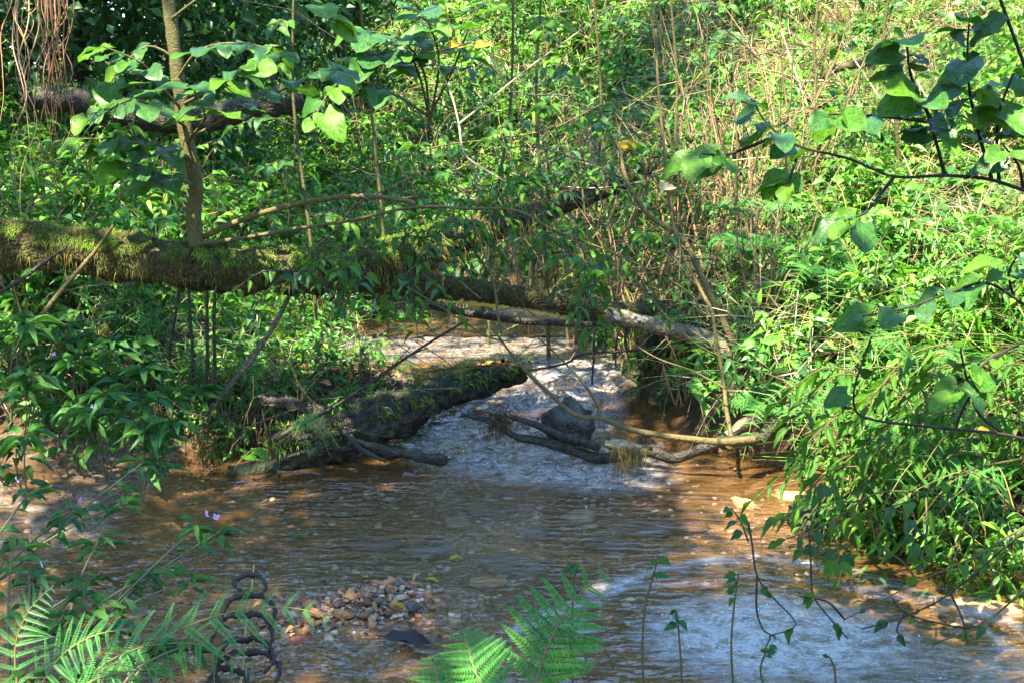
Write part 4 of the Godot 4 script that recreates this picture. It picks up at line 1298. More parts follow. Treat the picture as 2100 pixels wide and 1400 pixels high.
func build_dead_frond() -> void:
	var o := thing("dead_frond", "black shrivelled fern frond with curled ribs standing in the shallows", "dead fern", at(500, 1440, 3.5))
	var axis := path([[520, 1158], [515, 1210], [505, 1270], [500, 1340], [490, 1430]], 3.6, 3.4, 6)
	var g := Geo.new()
	g.tube(shifted(axis, o.position), 0.002, 0.004, 5, Color(0.35, 0.27, 0.12))
	part(o, "stalk", g.mesh(), M.stem)
	for q: Array in [[512, 1178, 30, 34, 5.0], [508, 1222, 50, 70, 6.0], [500, 1262, 62, 84, 7.0], [500, 1312, 52, 60, 7.0], [510, 1338, 66, 80, 8.0], [470, 1372, 38, 50, 7.0]]:
		var d: float = 3.55 - (q[1] - 1178.0) * 0.0008
		for s in [-1.0, 1.0]:
			var pts := path([[q[0], q[1]], [q[0] + s * q[2] * 0.55, q[1] + rf(-4, 8), d - 0.02], [q[0] + s * q[2] * rf(0.8, 1.1), q[1] + q[3] * 0.35, d - 0.05], [q[0] + s * q[2] * rf(0.85, 1.2), q[1] + q[3] * 0.75, d - 0.08], [q[0] + s * q[2] * rf(0.5, 1.0), q[1] + q[3] * rf(0.95, 1.3), d - 0.10]], d, d, 7)
			var rg := Geo.new()
			rg.tube(shifted(pts, o.position), 0.0065 + q[4] * 0.0004, 0.0028, 9, Color.WHITE, 0.009, fine, 45.0)
			part(o, "rib", rg.mesh(), M.black)
	var t := Geo.new()
	t.tube(shifted(path([[545, 1170], [535, 1160], [522, 1157]], 3.6, 3.6, 3), o.position), 0.003, 0.001, 4, Color.WHITE)
	part(o, "curled_tip", t.mesh(), M.black)


func build_strays() -> void:
	# yellow and fallen leaves lying or hanging alone
	for q: Array in [["yellow leaf caught high among the bare stems of the thicket", 1262, 303, 7.0, 0.12], ["yellow leaf in the bright tier of broad leaves", 910, 97, 7.0, 0.10], ["upright yellow leaf beside the bright tier", 968, 95, 7.0, 0.10], ["yellow leaf caught before the sunlit slope", 1868, 118, 4.4, 0.05], ["yellow leaf stuck in the glaring grass of the bank", 2000, 882, 4.6, 0.05], ["dried pale leaf hanging in the bare thicket", 1345, 385, 6.9, 0.10]]:
		var o := thing("fallen_leaf", q[0], "leaf", at(q[1], q[2], q[3]))
		part(o, "blade", LP.balsam[rng.randi() % 3], M.yellow_leaf if q[0].begins_with("y") or q[0].begins_with("u") else M.bare_wood, stretched(Vector3(1, 0.15, 0.2), Vector3(0.1, 0.5, 1), q[4], q[4] * 0.55, Vector3.ZERO))
	for q: Array in [["yellow leaf floating on the pool beyond the gravel bar", 918, 1148, 0.07], ["yellow leaf resting on the tip of the gravel bar", 868, 1188, 0.06], ["yellow leaf lying among the pebbles of the gravel bar", 800, 1252, 0.06], ["green leaf floating near the dead frond's tip", 597, 1100, 0.07]]:
		var p := on_level(q[1], q[2], 0.012)
		p.y = maxf(p.y, land(p.x, p.z) + 0.03)
		var o := thing("floating_leaf", q[0], "leaf", p)
		part(o, "blade", LP.balsam[0], M.heart[0] if q[0].begins_with("g") else M.yellow_leaf, stretched(Vector3(1, 0.05, rf(-0.8, 0.8)), Vector3.UP, q[3], q[3] * 0.6, Vector3.ZERO))
	var b := thing("sodden_leaf", "large black sodden leaf lying beside the gravel bar", "leaf", on_level(770, 1312, 0.02))
	part(b, "blade", LP.balsam[2], M.black, stretched(Vector3(1, 0.02, 0.1), Vector3(0, 1, 0.4), 0.22, 0.07, Vector3(0.0, 0.015, 0)))
	for i in 22:
		var p := Vector3(-0.6 + rf(-0.42, 0.42), 0, -4.52 + rf(-0.34, 0.34))
		p.y = maxf(land(p.x, p.z), 0.0) + 0.022
		var o := thing("dead_leaf", "small brown dead leaf lying among the pebbles of the bar", "leaf", p, "dead leaves on the gravel bar")
		part(o, "blade", LP.balsam[i % 3], M.rot_wood if i % 3 else M.dark_bark, stretched(Vector3(rf(-1, 1), rf(-0.1, 0.15), rf(-1, 1)), Vector3.UP + rdir() * 0.4, rf(0.03, 0.07), rf(0.015, 0.03), Vector3.ZERO))
	# dry fibres hanging at the edge of the wood
	var h := thing("hanging_fibres", "curtain of dry rust brown fibres hanging from above the trunk", "dead vine", at(95, -60, 5.6))
	for i in 34:
		var px := (rf(15, 60) if i % 3 == 0 else rf(80, 150)) + rf(-8, 8)
		var y0 := -70.0
		var y1 := rf(90, 330) if i % 4 else rf(330, 520)
		var dd := rf(5.4, 5.8)
		var pts := path([[px, y0], [px + rf(-14, 16), lerpf(y0, y1, 0.2)], [px + rf(-16, 20), lerpf(y0, y1, 0.4)], [px + rf(-18, 26), lerpf(y0, y1, 0.6)], [px + rf(-20, 30), lerpf(y0, y1, 0.8)], [px + rf(-26, 40), y1]], dd, dd + rf(-0.2, 0.2), 4)
		var g := Geo.new()
		g.tube(shifted(pts, h.position), rf(0.0015, 0.005), 0.001, 4, leaf_color(Color(0.15, 0.08, 0.04) if i % 3 else Color(0.33, 0.21, 0.11), 0.4))
		part(h, "fibre", g.mesh(), M.straw)


# ---------------------------------------------------------------- undergrowth
func shrub_shape(h: float, stems: int, shapes: Array, size: float, slim: float, count: int, spread: float, tint: Array, twig: Color) -> Array:
	var sg := Geo.new()
	var lg := Geo.new()
	for s in stems:
		var a := rf(0, TAU)
		var lean := Vector3(cos(a), 0, sin(a)) * rf(0.1, spread)
		var pts := PackedVector3Array([Vector3(cos(a), 0, sin(a)) * 0.04])
		for i in 5:
			pts.append(pts[i] + (Vector3.UP * rf(0.7, 1.1) + lean * (0.5 + i * 0.25) + rdir() * 0.25) * h * 0.2)
		pts = smooth(pts, 2)
		sg.tube(pts, 0.006 * h + 0.002, 0.002, 5, leaf_color(twig, 0.3))
		for b in 5:
			var k := 3 + (b * (pts.size() - 4)) / 5
			var o := pts[k]
			var d := (rdir() + Vector3.UP * 0.35 + lean).normalized()
			var br := PackedVector3Array([o])
			for i in 4:
				d = (d + rdir() * 0.35 + Vector3.DOWN * 0.12).normalized()
				br.append(br[i] + d * h * 0.085)
			sg.tube(br, 0.003, 0.0012, 4, leaf_color(twig, 0.3))
			for j in count:
				var f := (j + 0.6) / count * 3.98
				var kk := int(f)
				var p := br[kk].lerp(br[kk + 1], f - kk)
				var t := (br[kk + 1] - br[kk]).normalized()
				var ld := (Vector3(t.x, t.y * 0.4, t.z).rotated(Vector3.UP, (1.0 if j % 2 else -1.0) * rf(0.4, 1.3)) + Vector3.DOWN * rf(0.0, 0.5)).normalized()
				var l := size * rf(0.65, 1.25)
				lg.add(shapes[rng.randi() % shapes.size()], stretched(ld, Vector3.UP + rdir() * 0.5, l, l * slim, p), leaf_color(tint[rng.randi() % tint.size()], 0.25))
	return [sg.mesh(), lg.mesh()]


func tuft_shape(blades: int, l: float, w: float, lean: float, tint: Array) -> ArrayMesh:
	var g := Geo.new()
	for i in blades:
		var a := rf(0, TAU)
		var d := Vector3(cos(a), 0, sin(a))
		var ll := l * rf(0.5, 1.2)
		var b := d * rf(0, 0.04)
		var side := Vector3(-d.z, 0, d.x) * w * rf(0.6, 1.2)
		var col := leaf_color(tint[rng.randi() % tint.size()], 0.3)
		var le := lean * rf(0.4, 1.4)
		var prev := b
		var pw := 1.0
		for k in 4:
			var t := (k + 1) / 4.0
			var p := b + d * ll * le * t * t * 0.9 + Vector3.UP * ll * (t - 0.45 * le * t * t)
			var nw := 1.0 - pow(t, 2.0)
			if k < 3:
				var nn := (side.cross(p - prev)).normalized()
				g.quad([prev - side * pw, prev + side * pw, p + side * nw, p - side * nw], [nn, nn, nn, nn], col)
			else:
				g.tri(prev - side * pw, prev + side * pw, p, col)
			prev = p
			pw = nw
	return g.mesh()


func blade_into(g: Geo, b: Vector3, ll: float, w: float, le: float, col: Color) -> void:
	var a := rf(0, TAU)
	var d := Vector3(cos(a), 0, sin(a))
	var side := Vector3(-d.z, 0, d.x) * w
	var prev := b
	var pw := 1.0
	for k in 3:
		var t := (k + 1) / 3.0
		var p := b + d * ll * le * t * t * 0.9 + Vector3.UP * ll * (t - 0.5 * le * t * t)
		var nw := 1.0 - pow(t, 2.0)
		if k < 2:
			var nn := (side.cross(p - prev)).normalized()
			g.quad([prev - side * pw, prev + side * pw, p + side * nw, p - side * nw], [nn, nn, nn, nn], col)
		else:
			g.tri(prev - side * pw, prev + side * pw, p, col)
		prev = p
		pw = nw


func patch_shape(kind: String, mid: Array) -> ArrayMesh:
	var g := Geo.new()
	var herbs: int = {"shade": 26, "glade": 26, "sun": 30, "straw": 20}[kind]
	var blades: int = {"shade": 60, "glade": 110, "sun": 150, "straw": 110}[kind]
	var straws: int = {"shade": 30, "glade": 80, "sun": 70, "straw": 230}[kind]
	var tint := mid
	for i in herbs:
		var a := rf(0, TAU)
		var o := Vector3(cos(a), 0, sin(a)) * 0.55 * sqrt(rng.randf())
		var h := rf(0.12, 0.38)
		var col: Color = tint[rng.randi() % tint.size()]
		var narrow := rng.randf() < 0.5
		var lean := Vector3(rf(-0.5, 0.5), 1, rf(-0.5, 0.5)) * h
		g.tube(PackedVector3Array([o, o + lean * 0.5, o + lean]), 0.003, 0.0015, 3, Color(0.12, 0.10, 0.04))
		for k in 11:
			var t := rf(0.3, 1.0)
			var l := rf(0.045, 0.12)
			var d := Vector3(rf(-1, 1), rf(-0.45, 0.35), rf(-1, 1)).normalized()
			g.add(LP.chip[1] if narrow else LP.chip[0], stretched(d, Vector3.UP + rdir() * 0.4, l, l * (0.3 if narrow else 0.6), o + lean * t + d * 0.015), leaf_color(col, 0.3))
	for i in blades:
		var a := rf(0, TAU)
		var o := Vector3(cos(a), 0, sin(a)) * 0.55 * sqrt(rng.randf())
		blade_into(g, o, rf(0.15, 0.45), rf(0.003, 0.006), rf(0.4, 1.4), leaf_color(tint[rng.randi() % tint.size()], 0.35))
	for i in straws:
		var a := rf(0, TAU)
		var o := Vector3(cos(a), 0, sin(a)) * 0.55 * sqrt(rng.randf())
		blade_into(g, o + Vector3.UP * rf(0, 0.1), rf(0.2, 0.55), rf(0.002, 0.0045), rf(0.7, 1.9), leaf_color([Color(0.42, 0.33, 0.18), Color(0.30, 0.22, 0.11), Color(0.5, 0.42, 0.27), Color(0.2, 0.13, 0.07)][rng.randi() % 4], 0.25))
	return g.mesh()


func in_view(p: Vector3, margin := 1.1) -> bool:
	var r := p - Vector3(0, EYE, 0)
	var d := -r.y * sin(tilt) - r.z * cos(tilt)
	if d < 0.5:
		return false
	var y := r.y * cos(tilt) - r.z * sin(tilt)
	return absf(r.x / d) < 0.4245 * margin and absf(y / d) < 0.283 * margin + 0.12


func whereabouts(p: Vector3) -> String:
	var r := p.x - table(RIGHT_EDGE, p.z)
	var e := table(LEFT_EDGE, p.z) - p.x
	if r > 0.0:
		if p.z > -6.2:
			return "where the bank dips to the eddy"
		if p.z > -8.2:
			return "above the mossy root" if r > 0.9 else "beside the pale fallen branch"
		if p.z > -10.5:
			return "on the slope past the trunk's rising end" if r < 1.6 else "below the tan bough of the slope"
		if p.z > -14.5:
			return "half way up the far slope" if r > 1.5 else "by the upstream water"
		return "on the crest of the far slope" if r > 3.0 else "where the stream bends away"
	if p.z > -7.8:
		return "on the debris island"
	if p.z > -9.5:
		return "just behind the island" if e < 0.8 else "behind the sapling"
	if p.z > -12.5:
		return "by the still upstream water" if e < 1.2 else "around the distant mossy log"
	return "among the dark tree trunks" if e > 1.0 else "at the head of the water"


func build_undergrowth() -> void:
	# one set of leaf greens for every plant of the undergrowth, wherever it stands
	var mid := [Color(0.055, 0.18, 0.022), Color(0.08, 0.25, 0.026), Color(0.04, 0.13, 0.026), Color(0.13, 0.31, 0.03)]
	var wood := Color(0.15, 0.11, 0.055)
	var kinds := {
		"lance": [], "round": [], "small": [], "bare": [], "warm": [], "broad": [],
	}
	for i in 4:
		kinds.lance.append(shrub_shape(1.0, 5, LP.lance, 0.105, 0.30, 9, 0.45, mid, wood))
		kinds.round.append(shrub_shape(1.0, 5, LP.ovate, 0.08, 0.6, 9, 0.45, mid, wood))
		kinds.small.append(shrub_shape(0.8, 7, LP.chip, 0.045, 0.55, 16, 0.6, mid, wood))
		kinds.bare.append(shrub_shape(1.3, 7, LP.chip, 0.04, 0.45, 4, 0.4, mid, Color(0.17, 0.12, 0.06)))
		kinds.broad.append(shrub_shape(0.9, 6, LP.ovate, 0.095, 0.62, 8, 0.55, mid, Color(0.2, 0.17, 0.06)))
		kinds.warm.append(shrub_shape(0.9, 6, LP.lance, 0.10, 0.28, 10, 0.55, mid, Color(0.2, 0.17, 0.06)))
	var notes := {
		"lance": ["shrub", "narrow leaved green shrub", "narrow leaved shrubs"],
		"round": ["shrub", "oval leaved green shrub", "oval leaved shrubs"],
		"small": ["shrub", "small leaved bluish shrub", "small leaved shrubs"],
		"bare": ["bare_shrub", "sparse twiggy brown shrub", "twiggy shrubs"],
		"broad": ["sunlit_shrub", "fresh green broad leaved shrub", "broad leaved shrubs"],
		"warm": ["sunlit_shrub", "yellow green willow leaved shrub", "willow leaved shrubs"],
	}
	var place := func(kind: String, p: Vector3, s: float) -> void:
		var t: Array = kinds[kind][rng.randi() % 4]
		var nt: Array = notes[kind]
		var spot := whereabouts(p)
		var tall := "tall " if s > 1.05 else ("low " if s < 0.75 else "")
		var o := thing(nt[0], tall + nt[1] + " " + spot, "shrub", p, tall + nt[2] + " " + spot)
		o.rotation.y = rf(0, TAU)
		o.scale = Vector3.ONE * s
		part(o, "stems", t[0], M.stem)
		part(o, "foliage", t[1], M.foliage, Transform3D.IDENTITY, true)
	# thicket beyond the trunk
	var tries := 0
	var made := 0
	while made < 280 and tries < 9000:
		tries += 1
		var z := -7.6 * pow(22.0 / 7.6, rng.randf())
		var x := rf(-0.45, 0.45) * -z * 1.02
		var y := land(x, z)
		if y < level(x, z) + 0.05 or (x > -2.6 and x < 0.0 and z > -8.6) or (x < -0.9 and x > -2.1 and z > -10.5) or (x > 0.6 and x < 1.6 and z > -8.3):
			continue
		var sunny := x > 1.9 + 0.05 * (-z - 7.0)
		var kind := "round"
		var pick := rng.randf()
		if sunny:
			kind = "warm" if pick < 0.38 else ("broad" if pick < 0.78 else "bare")
		elif x > 0.0:
			kind = "lance" if pick < 0.4 else ("bare" if pick < 0.65 else ("broad" if pick < 0.85 else "round"))
		else:
			kind = "round" if pick < 0.45 else ("small" if pick < 0.7 else "lance")
		place.call(kind, Vector3(x, y - 0.03, z), rf(0.6, 1.25) * (0.7 if sunny else 1.0) * maxf(1.0, -z / 13.0))
		made += 1
	# bushes in front on the steep of the bank and dark sprays by the limb
	for q: Array in [["lance", 1330, 640, 7.9, 0.6], ["bare", 1400, 700, 7.7, 0.9], ["bare", 1300, 620, 8.1, 1.0], ["bare", 1560, 700, 7.2, 0.9], ["lance", 1640, 700, 7.2, 0.6], ["small", 380, 800, 7.4, 0.6], ["small", 250, 720, 7.6, 0.8], ["round", 100, 640, 8.0, 0.8], ["small", 640, 880, 7.0, 0.35], ["bare", 600, 860, 7.0, 0.4], ["small", 860, 800, 7.5, 0.3], ["round", 460, 880, 6.9, 0.35], ["lance", 500, 800, 7.3, 0.4], ["round", 560, 790, 7.4, 0.35], ["small", 620, 800, 7.4, 0.35], ["small", 680, 830, 7.3, 0.3], ["lance", 420, 790, 7.3, 0.5], ["small", 470, 830, 7.1, 0.45], ["small", 590, 850, 7.1, 0.35], ["small", 540, 900, 6.8, 0.3], ["small", 420, 900, 6.9, 0.4], ["small", 320, 900, 6.8, 0.5], ["bare", 480, 860, 7.0, 0.5], ["bare", 1080, 520, 9.6, 1.2], ["bare", 1180, 540, 9.2, 1.3], ["lance", 1250, 560, 9.0, 1.0], ["lance", 1000, 480, 11.0, 1.2], ["bare", 940, 500, 10.5, 1.2], ["bare", 1230, 430, 10.5, 1.5], ["bare", 1330, 450, 9.5, 1.5], ["bare", 1420, 480, 8.8, 1.4], ["bare", 1500, 430, 8.6, 1.4], ["bare", 1560, 560, 7.9, 1.2], ["bare", 1290, 500, 8.6, 1.5], ["bare", 1360, 560, 8.4, 1.3], ["bare", 1460, 560, 8.2, 1.4], ["bare", 1640, 480, 8.2, 1.3], ["bare", 1100, 400, 11.5, 1.6], ["lance", 1160, 380, 11.0, 1.4], ["lance", 1300, 400, 10.5, 1.3], ["lance", 1400, 420, 9.4, 1.1], ["round", 1060, 330, 12.5, 1.5], ["round", 1220, 320, 12.5, 1.5]]:
		var p := at(q[1], q[2], q[3])
		p.y = maxf(land(p.x, p.z), level(p.x, p.z) - 0.05) - 0.02
		place.call(q[0], p, q[4])
	for q: Array in [[680, 545, 6.7], [760, 560, 6.7], [600, 560, 6.75], [840, 560, 6.8], [1210, 560, 7.0], [1140, 500, 7.2], [1260, 520, 7.0], [930, 450, 7.2], [1000, 420, 7.4], [1080, 400, 7.6], [1180, 370, 8.0], [1280, 330, 8.4], [900, 500, 7.0], [960, 470, 7.0], [1040, 440, 7.3], [1130, 420, 7.5], [1230, 390, 7.8], [1330, 360, 8.2]]:
		var o := thing("leaf_spray", "dark narrow leaved spray hanging " + ("over the trunk's rising end" if q[1] < 510 else ("from the mossy limb" if q[0] > 900 else "across the trunk's sag")), "sprig", at(q[0], q[1], q[2] - 0.2), "dark sprays " + ("over the rising end" if q[1] < 510 else ("on the mossy limb" if q[0] > 900 else "across the sag")))
		for k in 5:
			var e := at(q[0] + rf(-130, 130), q[1] + (rf(-30, 150) if q[1] > 470 else rf(-110, 110)), q[2] - rf(0.1, 0.6))
			var m := o.position.lerp(e, 0.5) + Vector3.UP * 0.06
			leafy(o, smooth(PackedVector3Array([o.position, m, e]), 4), 0.004, 0.002, M.dark_bark, LP.single, [M.dark_heart[0], M.dark_heart[2], M.balsam[2]], 0.085, 9, 0.2, 0.5, "leaf", 0.4, 0.36)
	for q: Array in [[1080, 370, 6.6, 0.11, 11], [1170, 262, 6.8, 0.10, 8], [1300, 300, 7.0, 0.09, 8], [1240, 560, 6.4, 0.09, 9], [1320, 480, 6.5, 0.09, 8], [980, 420, 6.8, 0.09, 8], [860, 440, 6.7, 0.09, 8], [750, 500, 6.6, 0.09, 7], [1010, 290, 7.0, 0.10, 9], [850, 300, 7.0, 0.10, 9], [1120, 220, 7.2, 0.11, 9], [1500, 430, 6.9, 0.08, 7]]:
		var p := at(q[0], q[1], q[2])
		var o := thing("leaf_sprig", "bright narrow leaf rosette on a thin twig before the thicket", "sprig", p + Vector3(0.1, -0.25, -0.1), "leaf rosettes before the thicket")
		leafy(o, smooth(PackedVector3Array([o.position, p + Vector3(0.05, -0.1, 0), p]), 4), 0.004, 0.002, M.tan_bark, LP.single, [M.heart[0], M.heart[2], M.balsam[1]], q[3], 3, 0.6, 0.4, "leaf", 0.3, 0.35)
		for k in q[4]:
			var a: float = TAU * k / q[4]
			part(o, "leaf", LP.single[k % 3], [M.heart[2], M.heart[0], M.balsam[0]][k % 3], stretched(Vector3(cos(a), rf(-0.3, 0.4), sin(a)), Vector3(0, 1, 0.4), q[3] * rf(0.8, 1.2), q[3] * 0.3, p - o.position))

	# ground cover, grass and litter that nobody could count, laid as patches a pace across
	var covers := {}
	for kind: String in ["shade", "glade", "sun", "straw"]:
		covers[kind] = []
		for v in 3:
			covers[kind].append(patch_shape(kind, mid))
	var spots := {"shade": [], "glade": [], "sun": [], "straw": []}
	var lx := []
	var lc := []
	for i in 9000:
		var z := -6.5 * pow(27.0 / 6.5, rng.randf())
		var x := rf(-0.46, 0.46) * -z
		var y := land(x, z)
		if y < level(x, z) + 0.02 or not in_view(Vector3(x, y, z)):
			continue
		if x > 0.5 and x < 1.75 and z > -8.5 and z < -6.3 and (x < 1.45 or rng.randf() < 0.6):
			continue
		var r := x - table(RIGHT_EDGE, z)
		if i % 2 == 0:
			lx.append(Transform3D(Basis.from_euler(Vector3(rf(-0.4, 0.4), rf(0, TAU), rf(-0.4, 0.4))).scaled(Vector3(1, 1, 0.5) * rf(0.03, 0.08)), Vector3(x, y + 0.012, z)))
			lc.append(leaf_color([Color(0.20, 0.12, 0.06), Color(0.30, 0.20, 0.10), Color(0.11, 0.07, 0.04)][i % 3], 0.3))
		var size := 0.55 * maxf(1.0, -z / 10.0)
		var kind := "shade"
		if r > 0.1:
			kind = "glade"
			if x > 1.6 + 0.05 * (-z - 7.0):
				kind = "straw" if noise.get_noise_2d(x * 40.0, z * 40.0) + 0.12 * (r - 1.8) > 0.0 else "sun"
		elif x > -2.7 and z > -8.1:
			size *= 0.6
			if rng.randf() < (0.6 if x < -1.8 else 0.9):
				continue
		var free := true
		for other in ["shade", "glade", "sun", "straw"]:
			for t: Transform3D in spots[other]:
				if Vector2(t.origin.x - x, t.origin.z - z).length_squared() < size * size * 0.42:
					free = false
					break
		if not free:
			continue
		var dx := Vector3(0.3, land(x + 0.3, z) - y, 0)
		var dz := Vector3(0, land(x, z + 0.3) - y, 0.3)
		var up := dz.cross(dx).normalized().lerp(Vector3.UP, 0.25).normalized()
		spots[kind].append(Transform3D(frame(Vector3(1, 0, 0).rotated(Vector3.UP, rf(0, TAU)).slide(up), up).scaled(Vector3.ONE * size / 0.55), Vector3(x, y - 0.02, z)))
	var named := {"shade": ["ground_cover", "low leafy ground cover on the shaded forest floor", "ground cover"], "glade": ["undergrowth", "mixed low herbs and grass on the shaded foot of the bank", "undergrowth"], "sun": ["grass", "long green grass covering the sunlit bank", "grass"], "straw": ["dry_grass", "matted pale straw lying over the sunlit slope", "dry grass"]}
	for kind: String in spots:
		for v in 3:
			var xf := []
			for k in spots[kind].size():
				if k % 3 == v:
					xf.append(spots[kind][k])
			var go := scatter(named[kind][0], covers[kind][v], M.foliage, xf, [])
			go.set_meta("label", named[kind][1])
			go.set_meta("category", named[kind][2])
	var lo := scatter("leaf_litter", LP.balsam[0], M.straw, lx, lc)
	lo.set_meta("label", "brown fallen leaves littering the forest floor")
	lo.set_meta("category", "leaf litter")
	# tall grass clumps bowing over the water from the sunlit bank
	var clumps := []
	for i in 3:
		clumps.append(tuft_shape(26, 0.75, 0.008, 1.5, mid + [Color(0.30, 0.26, 0.12)]))
	for i in 30:
		var q := Vector2(rf(1640, 2180), rf(560, 1080))
		var d := rf(4.9, 6.6)
		var p := at(q.x, q.y, d)
		var y := land(p.x, p.z)
		if p.x < table(RIGHT_EDGE, p.z) + 0.05:
			p.x = table(RIGHT_EDGE, p.z) + rf(0.05, 0.7)
			y = land(p.x, p.z)
		var big := rf(0.6, 1.2)
		var spot := whereabouts(p)
		var how := "tall" if big > 1.0 else ("small" if big < 0.78 else "middling")
		var o := thing("grass_clump", how + " clump of arching grass " + spot, "grass", Vector3(p.x, y - 0.03, p.z), how + " grass clumps " + spot)
		o.rotation.y = rf(0, TAU)
		o.scale = Vector3.ONE * big
		part(o, "blades", clumps[i % 3], M.grass)
	for q: Array in [[1900, 820, 5.5], [2000, 760, 5.4], [1850, 950, 5.4], [1960, 930, 5.2], [2060, 880, 5.0], [2080, 680, 5.6], [1780, 960, 5.7], [2040, 1010, 5.0], [1760, 860, 6.2], [1950, 660, 6.2], [2000, 560, 6.4], [1880, 560, 6.8]]:
		var p := at(q[0], q[1], q[2])
		place.call("warm", Vector3(p.x, land(p.x, p.z) - 0.02, p.z), rf(0.5, 0.8))
	for i in 26:
		var from := at(rf(1760, 2160), rf(700, 1000), rf(5.0, 5.7))
		from.y = maxf(from.y, land(from.x, from.z) + 0.15)
		var o := thing("leaf_spray", "pale narrow leaved spray hanging from the bank toward the " + ("eddy" if from.z > -5.0 else "mossy rocks"), "sprig", from, "pale sprays of the bank toward the " + ("eddy" if from.z > -5.0 else "mossy rocks"))
		for k in 2:
			var e := from + Vector3(-rf(0.15, 0.55), -rf(0.1, 0.4), rf(0.0, 0.35))
			leafy(o, smooth(PackedVector3Array([from, from.lerp(e, 0.5) + Vector3.UP * 0.1, e]), 4), 0.004, 0.002, M.tan_bark, LP.single, [M.heart[0], M.heart[2], M.balsam[1]], 0.11, 12, 0.15, 0.6, "leaf", 0.5, 0.26)
	for i in 44:
		var z := -rf(4.7, 8.5)
		var x := table(RIGHT_EDGE, z) + rf(0.0, 1.5)
		if x < 1.7:
			continue
		place.call("broad" if i % 3 else "warm", Vector3(x, land(x, z) - 0.02, z), rf(0.4, 0.85))


# ---------------------------------------------------------------- trees
func cluster_shape(r: float, leaves: int, size: float, tint: Array) -> ArrayMesh:
	var g := Geo.new()
	for i in leaves:
		var p := rdir() * r * pow(rng.randf(), 0.5)
		g.add(LP.chip[0], stretched(rdir() + Vector3.DOWN * 0.2, Vector3.UP + rdir() * 0.7, size * rf(0.7, 1.3), size * 0.6, p), leaf_color(tint[rng.randi() % tint.size()], 0.3))
	return g.mesh()


func tree(label: String, base: Vector3, lean: Vector3, height: float, radius: float, lobes: Array, clump: ArrayMesh, count: int, mat: Material, group: String) -> void:
	var o := thing("tree", label, "tree", base, group)
	var g := Geo.new()
	var pts := PackedVector3Array()
	for i in 7:
		var t := i / 6.0
		pts.append(Vector3.UP * height * t + lean * t * t + Vector3(rf(-1, 1), 0, rf(-1, 1)) * radius * 0.5 * t)
	g.tube(smooth(pts, 3), radius, radius * 0.35, 12, Color.WHITE, radius * 0.25, fine, 4.0)
	var tr := part(o, "trunk", g.mesh(), mat)
	var xfs := []
	for q: Array in lobes:
		var c: Vector3 = q[0] - base
		var e: Vector3 = q[1]
		var lg := Geo.new()
		var s := pts[4]
		lg.tube(smooth(PackedVector3Array([s, s.lerp(c, 0.5) + Vector3.UP * 0.4, c]), 4), radius * 0.4, radius * 0.1, 7, Color.WHITE)
		part(tr, "limb", lg.mesh(), mat)
		for i in count / lobes.size():
			var d := rdir() * pow(rng.randf(), 0.4)
			var w := base + c + d * e
			# gaps cut in the crowns to let sun onto the sapling and bright tier
			if Vector2(w.x + 2.42, w.z + 4.58).length() < 0.95 or Vector2(w.x + 3.4, w.z + 3.5).length() < 0.85:
				continue
			xfs.append(Transform3D(Basis.from_euler(Vector3(rf(-0.5, 0.5), rf(0, TAU), rf(-0.5, 0.5))).scaled(Vector3.ONE * rf(0.7, 1.3)), c + d * e))
	scatter("crown", clump, M.foliage, xfs, [], o)


